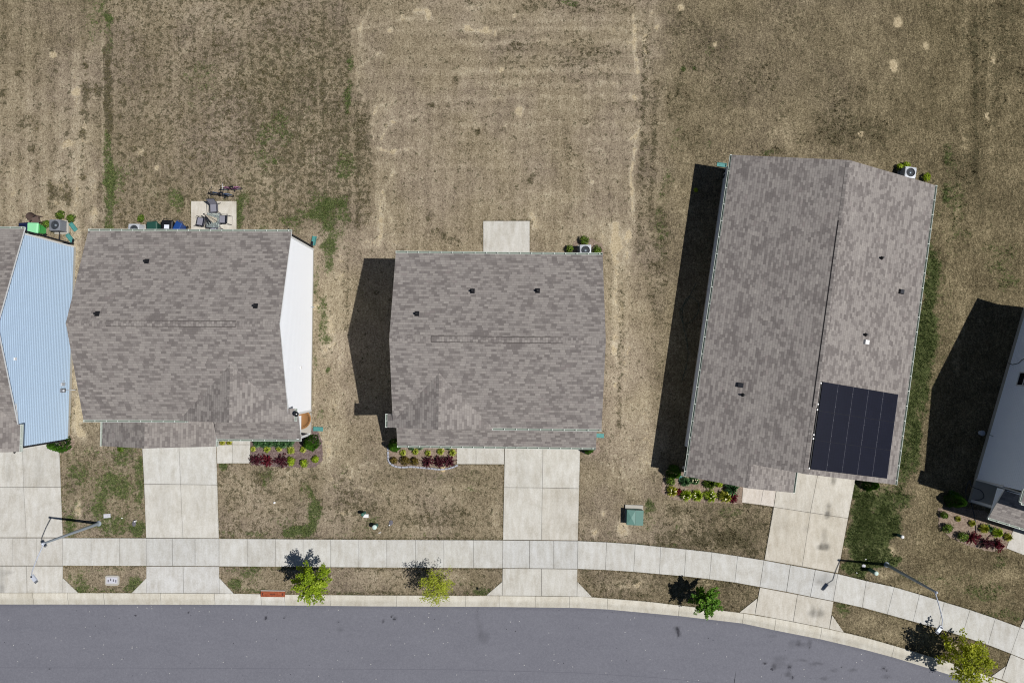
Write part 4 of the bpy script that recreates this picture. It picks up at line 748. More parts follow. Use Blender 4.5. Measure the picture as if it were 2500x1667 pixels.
# ---- house three
H3 = two_storey('house in the middle with plain grey gable roof and bare concrete patio behind', (-1.03, 1.37, 0), math.radians(-.6), 6.1, 5.11, M['side_white'], (-3.33, 3.1, -5.14, -1, .78, 1.02), pent=(-6.27, 6.08, -6.5, 3.0, 2.35))
HR3 = He+5.11*PT
mb = MB(); siding(mb, (.8, -6.25), (5.9, -6.25), .1, [(0, 2.33), (5.1, 2.329)]); siding(mb, (5.9, -6.25), (5.9, -4.97), .1, [(0, 2.30), (1.28, 2.8)]); siding(mb, (.8, -4.97), (.8, -6.25), .1, [(0, 2.8), (1.28, 2.30)]); mb.build('wall', [M['side_white'], M['trim']], H3)
mb = MB(); mb.box((3.3, -6.28, 1.12), (4.7, .06, 2.1)); mb.build('garage_door', M['trim'], H3)
mb = MB(); mb.box((-6.0, -6.4, 1.2), (.14, .14, 2.3)); mb.box((-6.0, -6.4, .15), (.2, .2, .16)); mb.build('porch_post', M['trim'], H3)
mb = MB(); mb.box((-2.7, -5.75, .06), (6.8, 1.5, .18)); mb.build('porch_floor', M['found'], H3)
for px, py in ((1153.6, 710.7), (1312.5, 710), (1018, 766)): vent_pipe(H3, plane_pt(H3, (0, 0, HR3), (0, PT, 1), px, py), n_rear(0))
a = plane_pt(H3, (0, 0, HR3), (0, 0, 1), 1053, 828); b = plane_pt(H3, (0, 0, HR3), (0, 0, 1), 1374, 828); ridge_vent(H3, (a.x, 0, HR3), (b.x, 0, HR3), PT)
mb = MB(); p = plane_pt(H3, (0, -5.9, 2.68), (0, -.4, 1), 1435, 1051); mb.box((p.x, p.y, p.z+.04), (.16, .12, .08)); mb.build('gutter_outlet', M['black'], H3)
# ---- house four (single storey, solar panels): local origin at its top left eave corner
H4 = thing('house', 'long single-storey house turned slightly, its grey roof carrying solar panels', 'house', (13.564, 13.10, 0), math.radians(-8.72))
He4, W4, X4 = 2.53, 12.82, 6.41; Z4 = He4+X4*PT
mb = MB(); zr = lambda x: He4+x*PT
roof_plane(mb, [(0, 0, He4), (0, -20.25, He4), (3.5, -20.25, zr(3.5)), (3.5, -18.8, zr(3.5)), (X4, -18.8, Z4), (X4, 0, Z4)]); roof_plane(mb, [(X4, 0, Z4), (X4, -18.8, Z4), (W4, -18.8, He4), (W4, 0, He4)]); mb.build('roof', SHM, H4)
mb = MB(); roof_plane(mb, [(3.5, -20.25, zr(3.5)), (6.68, -20.25, He4), (6.68, -17.6, He4), (3.5, -17.6, zr(3.5))]); mb.build('roof', SHM, H4)
ridge_cap(H4, (X4, 0, Z4), (X4, -18.8, Z4), PT, .17); ridge_cap(H4, (3.5, -20.25, zr(3.5)), (3.5, -18.8, zr(3.5)), PT, .14)
w4 = [M['side_grey'], M['trim']]; xi, yi = .32, .15
mb = MB(); siding(mb, (xi, -yi), (xi, -18.6), .22, [(0, 2.42), (18.4, 2.419)]); mb.build('wall', w4, H4)
mb = MB(); siding(mb, (W4-xi, -18.6), (W4-xi, -yi), .22, [(0, 2.42), (18.4, 2.419)]); mb.build('wall', w4, H4)
mb = MB(); siding(mb, (W4-xi, -yi), (xi, -yi), .22, [(0, 2.5), (X4-xi, Z4-.14), (W4-2*xi, 2.5)]); mb.build('wall', w4, H4)
mb = MB(); siding(mb, (xi, -18.6), (W4-xi, -18.6), .22, [(0, 2.5), (X4-xi, Z4-.14), (W4-2*xi, 2.5)]); mb.build('wall', w4, H4)
mb = MB(); mb.box((W4/2, -9.37, .09), (W4-2*xi+.03, 18.5, .3)); mb.build('foundation', M['found'], H4)
mb = MB(); mb.box((9.6, -18.66, 1.12), (4.9, .06, 2.1)); mb.build('garage_door', M['trim'], H4)
for x in (.45, 6.3):
    mb = MB(); mb.box((x, -20.0, 1.2), (.14, .14, 2.4)); mb.build('porch_post', M['trim'], H4)
gutter('gutter', (0, 0), (0, -20.25), He4-.01, H4, (-1, 0), 1.05); gutter('gutter', (W4, 0), (W4, -18.8), He4-.01, H4, (1, 0), .93); gutter('gutter', (6.68, -20.25), (6.68, -18.85), He4-.01, H4, (1, 0), 1.0)
nR, nL = Vector((PT, 0, 1)).normalized(), Vector((-PT, 0, 1)).normalized()
for px, py, kd in ((2151.6, 630, 'small'), (2199, 712, 'box'), (2112.5, 817, 'small'), (2113.6, 835, 'white')): vent_pipe(H4, plane_pt(H4, (X4, 0, Z4), nR, px, py), nR, kd)
for px, py, kd in ((1808, 940, 'box'), (1814, 963.7, 'small')): vent_pipe(H4, plane_pt(H4, (X4, 0, Z4), nL, px, py), nL, kd)
a = plane_pt(H4, (X4, 0, Z4), (0, 0, 1), 2048, 538); b = plane_pt(H4, (X4, 0, Z4), (0, 0, 1), 1981, 993); ridge_vent(H4, (X4, a.y, Z4), (X4, b.y, Z4), PT)
mb = MB(); mb.box((.16, -4.4, 2.0), (.14, .2, .3)); mb.build('meter_box', M['ac_grey'], H4)
# solar array on the right slope
cor = [plane_pt(H4, (X4, 0, Z4+.14), nR, *p) for p in ((2010, 933), (2194.8, 961.5), (2164, 1167.3), (1977.5, 1146))]
sx0 = (cor[0].x+cor[3].x)/2; sx1 = (cor[1].x+cor[2].x)/2; sy0 = (cor[0].y+cor[1].y)/2; sy1 = (cor[3].y+cor[2].y)/2
R4 = Matrix.Rotation(H4.rotation_euler.z, 3, 'Z'); wl = R4 @ Vector((sx0, sy0, 0))+H4.location
SA = thing('solar_array', 'block of fifteen dark blue solar panels on the right roof slope', 'solar panels', (wl.x, wl.y, Z4-(sx0-X4)*PT+.14), H4.rotation_euler.z)
pw, ph = (sx1-sx0)/5, (sy0-sy1)/3; proto = None
def make_panel():
    mb = MB(); z = lambda x: -x*PT; g = .006
    P = [(g, -ph+g, z(g)), (pw-g, -ph+g, z(pw-g)), (pw-g, -g, z(pw-g)), (g, -g, z(g))]
    mb.face(P, 0, uv=[(0, 0), (1, 0), (1, 1), (0, 1)]); B = [(p[0], p[1], p[2]-.04) for p in P]; mb.face(B[::-1], 1)
    for i in range(4): j = (i+1) % 4; mb.face([P[i], B[i], B[j], P[j]], 1)
    o = mb.build('solar_panel', [M['solar'], M['dark_metal']], SA)
    m2 = MB(); 
    for yy in (-.25*ph, -.78*ph): m2.box((pw, yy, z(pw)+.002), (.03, .04, .02))
    m2.bar((pw-.002, -ph+.02, z(pw)-.006), (pw-.002, -.02, z(pw)-.006), .012, .012)
    m2.build('panel_clamp', M['alu'], o); return o
for i in range(5):                                   # five columns of three panels
    for j in range(3):
        if proto is None: o = proto = make_panel()
        else: o = copy_tree(proto, SA)
        o.location = (i*pw, -j*ph, -i*pw*PT)
for yy in (-.1, -ph*.78, -ph*.97, -ph*1.83, -ph*1.96, -ph*2.97):
    mb = MB(); mb.box((-.07, yy, -.05), (.07, .09, .04)); mb.build('rail_end', M['white_pl'], SA)
mb = MB(); mb.face([(.02, -3*ph+.02, -.05-.02*PT), (5*pw-.02, -3*ph+.02, -.05-(5*pw-.02)*PT), (5*pw-.02, -.02, -.05-(5*pw-.02)*PT), (.02, -.02, -.05-.02*PT)], 0); mb.bar((-.05, 0, -.08), (-.05, -3*ph, -.08), .05, .08); mb.build('rail_dark_backing', M['black'], SA)  # added dark sheet stands in for shade in the panel gaps; bar is rail
# ---- house five (right edge, two storeys): local x to the right, y to the rear; origin on its front left corner
f5 = Vector((-.298, -.955)).normalized(); rz5 = math.atan2(f5.x, -f5.y); A5 = Vector((29.95, -7.5, 0))
H5 = thing('house', 'pale-sided house turned sharply at the right edge, its wall in shade', 'house', A5, rz5)
D5 = 6.3; ym5 = 5.67; Hr5 = He+D5*PT; yr5 = 12.0
mb = MB(); roof_plane(mb, [(-.14, -.67, He), (-.14, ym5, Hr5), (12.2, ym5, Hr5), (12.2, -.67, He)]); roof_plane(mb, [(-.14, yr5, He), (12.2, yr5, He), (12.2, ym5, Hr5), (-.14, ym5, Hr5)]); mb.build('roof', SHM, H5)
mb = MB(); roof_plane(mb, [(2.9, -.69, He+1.05), (-.42, -.69, He), (-.42, .08, He), (-.14, .08, He+.09), (.3, 2.0, He+.26), (2.9, 2.9, He+1.05)]); roof_plane(mb, [(2.9, -.69, He+1.05), (6.2, -.69, He), (6.2, .1, He), (2.9, 2.9, He+1.05)]); mb.build('roof', SHM, H5)
gutter('gutter', (-.42, -.69), (6.2, -.69), He-.01, H5, (0, -1)); gutter('gutter', (-.42, .08), (-.42, -.69), He-.01, H5, (-1, 0), .4)
w5 = [M['side_pale'], M['trim']]
mb = MB(); siding(mb, (0, 11.7), (0, 0), .24, [(0, He), (6.0, Hr5-.16), (11.7, He)]); mb.build('wall', w5, H5)
mb = MB(); siding(mb, (0, -.2), (12, -.2), 2.6, [(0, He), (12, He-.001)]); mb.build('wall', w5, H5); mb = MB(); siding(mb, (12, 11.7), (0, 11.7), .24, [(0, He), (12, He-.001)]); mb.build('wall', w5, H5); mb = MB(); siding(mb, (12, -.2), (12, 11.7), .24, [(0, He), (6.0, Hr5-.16), (11.9, He)]); mb.build('wall', w5, H5)
mb = MB(); siding(mb, (0, 0), (12, 0), .2, [(0, 2.62), (12, 2.619)]); mb.build('wall', w5, H5)
mb = MB(); mb.box((6, 5.85, .1), (12.06, 11.74, .32)); mb.build('foundation', M['found'], H5)
for y_, z_ in ((0, 2.7), (11.7, He)): mb = MB(); corner_board(mb, 0, y_, .2, z_); mb.build('corner_trim', M['trim'], H5)
mb = MB(); roof_plane(mb, [(-.1, -.16, 2.98), (-.1, -2.1, 2.3), (12.0, -2.1, 2.3), (12.0, -.16, 2.98)]); mb.build('roof', SHM, H5); gutter('gutter', (-.1, -2.1), (12, -2.1), 2.29, H5, (0, -1))
mb = MB(); siding(mb, (0, -.18), (0, -1.95), 2.2, [(0, 2.92), (1.77, 2.3)]); siding(mb, (.1, -1.95), (.1, -.18), 2.2, [(0, 2.3), (1.77, 2.92)]); mb.build('wall', w5, H5)
mb = MB(); mb.box((3.2, -.78, .08), (6.4, 1.5, .22)); mb.build('porch_floor', M['found'], H5)
for x in (.12, 3.2):
    mb = MB(); mb.box((x, -1.4, 1.2), (.16, .16, 2.2)); mb.build('porch_post', M['trim'], H5)
mb = MB(); 
for (y0, y1, z0, z1) in ((6.40, 7.32, 1.33, 1.40), (6.40, 7.32, 2.38, 2.45), (6.40, 6.47, 1.33, 2.45), (7.25, 7.32, 1.33, 2.45), (6.4, 7.32, 1.87, 1.92)): mb.box((-.03, (y0+y1)/2, (z0+z1)/2), (.07, y1-y0, z1-z0))
wf = mb.build('window', M['trim'], H5)
mb = MB(); mb.box((-.028, 6.86, 1.89), (.02, .8, 1.0)); mb.build('pane', M['win'], wf)
lh = local(H5)
def hpts(pts, z): return [tuple(lh(W(x, y, z))) for x, y in pts]
mb = MB(); mb.tube([(-.03, 2.98, .6), (-.2, 2.98, .6), (-.24, 2.98, .52)], .025, 8); mb.build('hose_tap', M['galv'], H5)
mb = MB(); mb.tube([(-.04, 8.3, 1.6), (-.05, 8.1, 1.2), (-.04, 7.9, 1.0), (-.05, 7.8, .5), (-.06, 7.9, .1)], .02, 6); mb.build('cable', M['black'], H5)
mb = MB(); mb.lathe([(.14, 0), (.14, .2), (.09, .22), (0, .22)], (-.5, 3.0, .02), 14); mb.tube([(-.5+.16*math.cos(t), 3.0+.16*math.sin(t), .22+.004*t) for t in np.linspace(0, 12, 50)], .02, 6); 
for o, lab in ((H5, None),): pass
hr_ = tag(mb.build('hose_reel', M['ac_light'], None, loc=H5.location, rz=rz5), 'coiled pale garden hose on the ground beside the shaded white wall', 'garden hose')
# hose loops on the porch and across the planting bed
def smooth(pts, n=8):
    out = []; P = [Vector(p) for p in pts]; P = [P[0]]+P+[P[-1]]
    for i in range(1, len(P)-2):
        for k in range(n):
            t = k/n; a, b, c, d = P[i-1], P[i], P[i+1], P[i+2]
            out.append(.5*((2*b)+(c-a)*t+(2*a-5*b+4*c-d)*t*t+(3*b-a-3*c+d)*t**3))
    out.append(P[-2]); return out
def pxpath(pts, z): return smooth([tuple(W(x, y, z)) for x, y in pts])
h5 = [(2368, 1172), (2370, 1184), (2380, 1191), (2392, 1195), (2400, 1203), (2402, 1212), (2398, 1217), (2390, 1220), (2380, 1221), (2374, 1224)]
hp = pxpath(h5, .22)+pxpath([(2372, 1228), (2374, 1240), (2378, 1254), (2381, 1268), (2382.5, 1285), (2383, 1300)], .06)
mb = MB(); mb.tube(hp, .022, 6); mb.tube(pxpath([(2366, 1172), (2358, 1196), (2360, 1214), (2364, 1222)], .22), .02, 6); mb.tube(pxpath([(2384, 1326), (2389, 1322), (2396, 1325), (2399, 1331), (2393, 1337), (2385, 1334), (2384, 1327)], .05), .014, 6)
tag(mb.build('garden_hose', M['hose']), 'dark hose looped over the shaded porch floor and down through the planting bed', 'garden hose')
mb = MB(); mb.tube(pxpath([(1700, 690), (1680, 730), (1660, 760), (1672, 790), (1700, 770), (1705, 740), (1680, 725), (1665, 770), (1680, 860), (1665, 930)], .03), .016, 6); tag(mb.build('garden_hose', M['hose_green']), 'green hose lying in the shadow along the long house', 'garden hose')

# ------------------------------------------------------------------ planting
def leaf(mb, c, n, s, asp=1.6, shade=.5, m=0):
    n = Vector(n).normalized(); a = Vector((random.uniform(-1, 1), random.uniform(-1, 1), random.uniform(-1, 1)))
    u = (a-n*a.dot(n)); u = u.normalized() if u.length > 1e-3 else Vector((1, 0, 0)); v = n.cross(u); c = Vector(c)
    u *= s*asp*.5; v *= s*.5; cc = (shade, shade, shade, 1)
    mb.face([c-u, c+v*.9-u*.1, c+u, c-v*.9-u*.1], m, col=cc)
def rnd3(): 
    while True:
        v = Vector((random.uniform(-1, 1), random.uniform(-1, 1), random.uniform(-1, 1)))
        if .05 < v.length < 1: return v
def crown_ball(mb, c, rx, ry, rz, n, s, bumps=7, shell=.55, inner=.15):
    c = Vector(c); bs = [(rnd3().normalized(), random.uniform(.1, .34)) for _ in range(bumps)]
    for _ in range(n):
        d = rnd3().normalized()
        if d.z < -.35: d.z = -d.z*.4
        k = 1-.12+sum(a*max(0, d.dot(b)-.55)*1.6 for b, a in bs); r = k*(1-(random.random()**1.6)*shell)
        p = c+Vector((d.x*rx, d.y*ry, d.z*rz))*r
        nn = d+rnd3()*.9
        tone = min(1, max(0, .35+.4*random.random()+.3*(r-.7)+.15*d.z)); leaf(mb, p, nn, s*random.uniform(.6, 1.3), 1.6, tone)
def blades(mb, c, r, h, n, w, arch=.5, tones=(.1, 1)):
    c = Vector(c)
    for _ in range(n):
        a = random.uniform(0, 2*math.pi); L = r*random.uniform(.45, 1.1); d = Vector((math.cos(a), math.sin(a), 0)); s = Vector((-d.y, d.x, 0))*w; hh = h*random.uniform(.6, 1.1)
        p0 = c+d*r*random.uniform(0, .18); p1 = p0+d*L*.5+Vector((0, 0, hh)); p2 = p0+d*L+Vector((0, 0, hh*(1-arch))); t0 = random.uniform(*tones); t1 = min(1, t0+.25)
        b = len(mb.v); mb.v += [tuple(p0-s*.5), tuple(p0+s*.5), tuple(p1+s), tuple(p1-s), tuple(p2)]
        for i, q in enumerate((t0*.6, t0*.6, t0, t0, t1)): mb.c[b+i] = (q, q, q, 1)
        for f in ((b, b+1, b+2, b+3), (b+3, b+2, b+4)): mb.f.append(f); mb.m.append(0); mb.uv.append(None); mb.sm.append(False)
def stems(parent, r, h, n=6):
    mb = MB()
    for _ in range(n):
        a = random.uniform(0, 6.28); mb.tube([(random.uniform(-.03, .03), random.uniform(-.03, .03), -.02), (math.cos(a)*r*.4, math.sin(a)*r*.4, h*.5), (math.cos(a)*r*.75, math.sin(a)*r*.75, h*.85)], [.018, .012, .005], 5)
    mb.build('stem', M['bark'], parent)
def at_top(px, py, h):                               # ground point under a plant whose middle (height h) is seen at this pixel
    v = W(px, py, h); return (v.x, v.y, 0)
PPM = 37.0
def plant(kind, px, py, rp, label, name, cat, group=None, leafm=None, hm=None):
    r = rp/PPM*({'clump': 1.08, 'flower': 1.25, 'spiky': 1.1}.get(kind, 1.0))
    if kind == 'shrub':                                # rounded leafy shrub
        h = hm or r*1.5; t = thing(name, label, cat, at_top(px, py, h*.6), random.uniform(0, 6), group); mb = MB()
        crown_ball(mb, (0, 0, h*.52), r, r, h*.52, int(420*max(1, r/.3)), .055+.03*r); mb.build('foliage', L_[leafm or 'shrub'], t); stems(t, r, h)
    elif kind == 'cone':                               # arborvitae
        h = hm or r*2.6; t = thing(name, label, cat, at_top(px, py, h*.4), random.uniform(0, 6), group); mb = MB()
        for _ in range(1500):
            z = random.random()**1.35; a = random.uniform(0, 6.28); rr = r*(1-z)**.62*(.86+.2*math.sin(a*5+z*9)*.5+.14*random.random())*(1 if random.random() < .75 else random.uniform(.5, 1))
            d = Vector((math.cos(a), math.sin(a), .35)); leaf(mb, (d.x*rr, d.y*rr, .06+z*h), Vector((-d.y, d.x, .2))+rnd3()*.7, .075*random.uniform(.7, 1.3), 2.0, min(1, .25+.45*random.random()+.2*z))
        mb.build('foliage', L_['arb'], t); m2 = MB(); m2.tube([(0, 0, -.03), (0, 0, h*.8)], [.05, .01], 6); m2.build('trunk', M['bark'], t)
    elif kind == 'spiky':                              # barberry: arching twigs with small leaves
        h = hm or r*1.5; t = thing(name, label, cat, at_top(px, py, h*.55), random.uniform(0, 6), group); mb = MB(); m2 = MB()
        for _ in range(46):
            a = random.uniform(0, 6.28); e = random.uniform(.15, 1.25); L = r*random.uniform(.8, 1.18)*1.15; d = Vector((math.cos(a)*math.cos(e), math.sin(a)*math.cos(e), math.sin(e)*h/r*.85))
            P = [d*L*k+Vector((0, 0, .06-.10*k*k)) for k in (0, .35, .7, 1)]; m2.tube(P, [.01, .008, .006, .003], 4)
            for _k in range(17):
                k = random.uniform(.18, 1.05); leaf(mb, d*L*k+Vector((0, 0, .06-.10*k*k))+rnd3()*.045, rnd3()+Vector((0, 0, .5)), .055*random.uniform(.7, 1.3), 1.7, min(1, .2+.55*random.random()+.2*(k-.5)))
        mb.build('foliage', L_[leafm or 'red'], t); m2.build('stem', M['bark'], t)
    elif kind in ('clump', 'flower'):                  # grassy or lily clump
        h = hm or r*1.1; t = thing(name, label, cat, at_top(px, py, h*.5), random.uniform(0, 6), group); mb = MB()
        blades(mb, (0, 0, 0), r*1.1, h, 150, .018+.02*r, .5); mb.build('leaf_blades', L_[leafm or 'varie'], t)
        if kind == 'flower':
            m2 = MB()
            for _ in range(5):
                a = random.uniform(0, 6.28); q = r*random.uniform(.2, .8); z = h*random.uniform(1.0, 1.25); m2.tube([(0, 0, 0), (math.cos(a)*q*.7, math.sin(a)*q*.7, z*.7), (math.cos(a)*q, math.sin(a)*q, z)], .005, 4, 1)
                for k in range(6):
                    b = k*1.047; leaf(m2, (math.cos(a)*q+.018*math.cos(b), math.sin(a)*q+.018*math.sin(b), z), (math.cos(b)*.3, math.sin(b)*.3, 1), .035, 1.5)
            m2.build('flower', [M['petal'], L_['shrub']], t)
    return t
def bed(pts, mat, z=.02, name='mulch_bed'):
    P = []; 
    for (x0, y0), (x1, y1) in zip(pts, pts[1:]+pts[:1]):
        n = max(2, int(math.hypot(x1-x0, y1-y0)/4))
        for i in range(n): P.append((x0+(x1-x0)*i/n+random.uniform(-1.4, 1.4), y0+(y1-y0)*i/n+random.uniform(-1.4, 1.4)))
    V = [W(x, y, z*.4) for x, y in P]; c = sum(V, Vector())/len(V)
    inner = [c+(v-c)*.9 for v in V]; inner = [Vector((v.x, v.y, z)) for v in inner]
    mb = MB(); n = len(V); flip = ((V[1]-V[0]).cross(c-V[0])).z < 0
    for i in range(n):
        j = (i+1) % n; q = [V[i], V[j], inner[j], inner[i]]; mb.face(q[::-1] if flip else q, 0)
        q = [inner[i], inner[j], Vector((c.x, c.y, z+.015))]; mb.face(q[::-1] if flip else q, 0)
    return tag(mb.build(name, mat), kind='structure')
bed([(136, 1062), (172, 1058), (184, 1082), (170, 1104), (149, 1108), (146, 1098)], M['mulch_b'])
bed([(612, 1060), (735, 1058), (748, 1046), (772, 1046), (786, 1075), (788, 1122), (770, 1140), (700, 1141), (660, 1138), (613, 1134)], M['mulch_r'])
bed([(952, 1076), (1115, 1076), (1115, 1131), (1090, 1139), (1030, 1141), (964, 1137), (951, 1124)], M['mulch_b'])
bed([(1417, 1080), (1462, 1078), (1466, 1102), (1452, 1112), (1418, 1104)], M['mulch_b'])
bed([(1620, 1164), (1664, 1150), (1814, 1180), (1812, 1230), (1765, 1228), (1700, 1226), (1640, 1218), (1614, 1200)], M['mulch_b'])
bed([(2292, 1240), (2330, 1236), (2400, 1246), (2474, 1288), (2457, 1340), (2420, 1346), (2370, 1334), (2320, 1312), (2292, 1284)], M['mulch_b'])
bed([(1396, 604), (1402, 590), (1440, 580), (1470, 596), (1476, 625), (1396, 625)], M['mulch_b'])
G = 'foundation shrubs by the houses'
plant('cone', 141, 1084, 22, 'dark green arborvitae standing by the driveway at the blue-sided house', 'arborvitae', 'shrub', hm=1.5)
plant('cone', 757, 1081, 20, 'plump dark green arborvitae at the front corner of the white-sided house', 'arborvitae', 'shrub', hm=1.3)
plant('cone', 962, 1088, 16, 'arborvitae at the left end of the stone-edged bed, half shaded', 'arborvitae', 'shrub', hm=1.35)
plant('cone', 1437, 1094, 15, 'arborvitae tucked under the eave right of the middle driveway', 'arborvitae', 'shrub', hm=1.2)
plant('cone', 1648, 1154, 17, 'arborvitae deep in shadow at the corner of the long house', 'arborvitae', 'shrub', hm=1.4)
plant('cone', 2128, 1182, 18, 'dark arborvitae under the roof edge right of the tan driveway', 'arborvitae', 'shrub', hm=1.25)
plant('cone', 2336, 1222, 20, 'dark arborvitae in the shade beside the porch at the right edge', 'arborvitae', 'shrub', hm=1.4)
for x, y, r, l in [(146, 525, 11, 'small round shrub behind the grey air conditioner, farther from the wall'), (172, 533, 11, 'small round shrub beside the teal splash block at the blue-sided house'), (113, 546, 10, 'small shrub squeezed between the lime bin and the air conditioner'), (343, 534, 9, 'lone small shrub above the dark green bin behind the second house')]:
    plant('shrub', x, y, r, l, 'shrub', 'shrub', leafm='shrub')
for x, y, r, l in [(1427, 587, 13, 'round shrub in lawn side of the air conditioner behind the middle house'), (1391, 608, 10, 'half-hidden shrub left of the air conditioner at the middle house eave'), (1459, 611, 12, 'half-hidden shrub right of the air conditioner at the middle house eave'), (2213, 403, 9, 'bright green shrub behind the white air conditioner of the long house'), (2263, 432, 10, 'bright green shrub to the right of the white air conditioner'), (2197, 407, 8, 'low shrub in shade left of the white air conditioner')]:
    plant('shrub', x, y, r, l, 'shrub', 'shrub', leafm='shrub' if x < 2000 else 'lime')
# bed two
for i, (x, y, r) in enumerate([(543, 1080, 6), (560, 1080, 6)]): plant('clump', x, y, r, ['yellow-green clump at the garage end of the short entry path', 'yellow-green clump beside the path slab at the white-sided house'][i], 'grass_clump', 'plant', leafm='yel')
plant('clump', 294, 1095, 7, 'low green plant peeping from under the garage roof edge', 'grass_clump', 'plant', leafm='shrub')
for i, x in enumerate([628, 643, 658, 676, 692, 708]): plant('clump', x, 1083+random.uniform(-2, 3), 10, 'dark green lilyturf clump in the row under the white-sided house gutter', 'lilyturf', 'plant', 'lilyturf row under the gutter', 'liri', .35)
for (x, y, r), l in zip([(618, 1096, 6), (652, 1096, 8), (681, 1095, 7), (710, 1098, 9), (740, 1097, 7)], ['small yellow clump next to the entry path slab, red bed', 'yellow striped clump second from the path in the reddish bed', 'greener yellow clump in the middle of the reddish bed', 'largest pale yellow clump in the reddish bed', 'yellow clump nearest the round arborvitae in the reddish bed']): plant('clump', x, y, r, l, 'variegated_clump', 'plant', 'yellow clumps in the reddish bed', 'varie')
for (x, y, r, lf), l in zip([(622, 1123, 13, 'wine'), (651, 1124, 13, 'red'), (685, 1126, 15, 'wine')], ['dark wine-red barberry touching the entry path corner', 'brightest crimson barberry between two darker ones', 'largest dark red barberry beside the green shrubs in the reddish bed']): plant('spiky', x, y, r, l, 'barberry', 'shrub', 'red barberries of the reddish bed', lf)
for (x, y, r), l in zip([(710, 1127, 11), (741, 1131, 10), (770, 1121, 9)], ['green shrub right beside the largest dark red barberry', 'green shrub in the front row of the reddish bed, middle of three', 'green shrub at the outer end of the reddish bed']): plant('shrub', x, y, r, l, 'shrub', 'shrub', 'green shrubs of the reddish bed', 'lime')
# bed three
for (x, y, r), l in zip([(984, 1105, 7), (1014, 1102, 7), (1045, 1106, 6.5), (1076, 1102, 8), (1105, 1105, 8)], ['yellow clump nearest the arborvitae in the stone-edged bed', 'second yellow clump from the arborvitae in the stone-edged bed', 'smallest yellow clump, middle of the stone-edged bed', 'greener yellow clump above the middle wine-red barberry', 'yellow clump beside the entry path in the stone-edged bed']): plant('clump', x, y, r, l, 'variegated_clump', 'plant', 'yellow clumps in the stone-edged bed', 'varie')
for (x, y, r), l in zip([(961, 1124, 9), (989, 1124, 12), (1013, 1126, 11)], ['smallest olive-brown shrub at the curved corner of the stone edging', 'largest olive-brown shrub along the stone edging', 'olive-brown shrub next to the wine-red barberries']): plant('shrub', x, y, r, l, 'shrub', 'shrub', 'olive-brown shrubs by the stone edging', 'olive')
for (x, y, r), l in zip([(1043, 1127, 13), (1073, 1127, 12), (1097, 1127, 12)], ['wide wine-red barberry next to the olive-brown shrubs', 'middle wine-red barberry above the sandy spot in the edging', 'wine-red barberry nearest the middle entry path']): plant('spiky', x, y, r, l, 'barberry', 'shrub', 'wine-red barberries by the stone edging', 'wine')
for x in (1004, 1026, 1094): plant('clump', x, 1091, 7, 'dark green tuft under the front gutter of the middle house', 'lilyturf', 'plant', 'dark tufts under the middle house gutter', 'liri', .3)
# bed four
for (k, x, y, r, lf), l in zip([('shrub', 1638, 1175, 12, 'shrub'), ('clump', 1673, 1176, 11, 'liri'), ('flower', 1696, 1173, 9, 'liri'), ('clump', 1734, 1180, 14, 'shrub'), ('shrub', 1757, 1182, 8, 'lime'), ('clump', 1786, 1192, 15, 'liri'), ('flower', 1641, 1199, 10, 'yel'), ('spiky', 1656, 1201, 7, 'red'), ('flower', 1675, 1209, 11, 'lime'), ('flower', 1703, 1209, 11, 'lime'), ('flower', 1735, 1211, 12, 'lime'), ('flower', 1770, 1211, 12, 'yel'), ('spiky', 1791, 1216, 10, 'red')],
    ['round green shrub at the outer top corner of the long house bed', 'dark grassy clump just below the roof corner of the long house', 'small white-flowered clump below the long house roof corner', 'large green grassy clump against the long house front wall', 'small lime shrub under the long house roof edge', 'wide dark lilyturf clump near the tan path at the long house', 'golden yellow-flowered clump at the outer end of the long house bed', 'tiny red barberry between two yellow-flowered clumps', 'lily clump with two white blooms beside the tiny red barberry', 'arching lily clump, second from the tiny red barberry', 'largest lily clump in the front row of the long house bed', 'lily clump with many pale yellow blooms beside the dark red barberry', 'dark red barberry beside the tan path at the long house']):
    plant(k, x, y, r, l, {'shrub': 'shrub', 'clump': 'grass_clump', 'flower': 'daylily', 'spiky': 'barberry'}[k], 'plant' if k in ('clump', 'flower') else 'shrub', None, lf)
# bed five
for (k, x, y, r, lf), l in zip([('shrub', 2307, 1258, 9, 'shrub'), ('clump', 2339, 1266, 6, 'yel'), ('clump', 2373, 1277, 7, 'yel'), ('shrub', 2316, 1289, 12, 'shrub'), ('shrub', 2351, 1309, 12, 'shrub'), ('clump', 2403, 1290, 10, 'yel'), ('clump', 2414, 1288, 8, 'liri'), ('clump', 2436, 1300, 11, 'lime'), ('clump', 2462, 1311, 9, 'yel'), ('spiky', 2379, 1314, 14, 'red'), ('spiky', 2413, 1325, 14, 'wine'), ('spiky', 2439, 1332, 13, 'red')],
    ['dark green shrub at the outer shaded corner of the rightmost bed', 'tiny yellow clump in the rightmost bed, close to the shadow edge', 'small yellow clump beside the hose in the rightmost bed', 'wide green shrub at the lawn side of the rightmost bed', 'green shrub just left of the red barberries, rightmost bed', 'yellow clump emerging from the porch shadow, rightmost bed', 'dark tuft behind the yellow clump in the porch shadow', 'lime green clump in the middle of the rightmost front row', 'yellow clump next to the path slab at the right edge', 'red barberry beside the hose in the rightmost bed', 'dark red barberry in the middle of the rightmost three', 'red barberry beside the path slab at the right edge']):
    plant(k, x, y, r, l, {'shrub': 'shrub', 'clump': 'grass_clump', 'spiky': 'barberry'}[k], 'plant' if k == 'clump' else 'shrub', None, lf)
plant('shrub', 1699, 463, 5, 'tiny weed glowing at the edge of the long house shadow', 'weed', 'plant', leafm='lime', hm=.2)
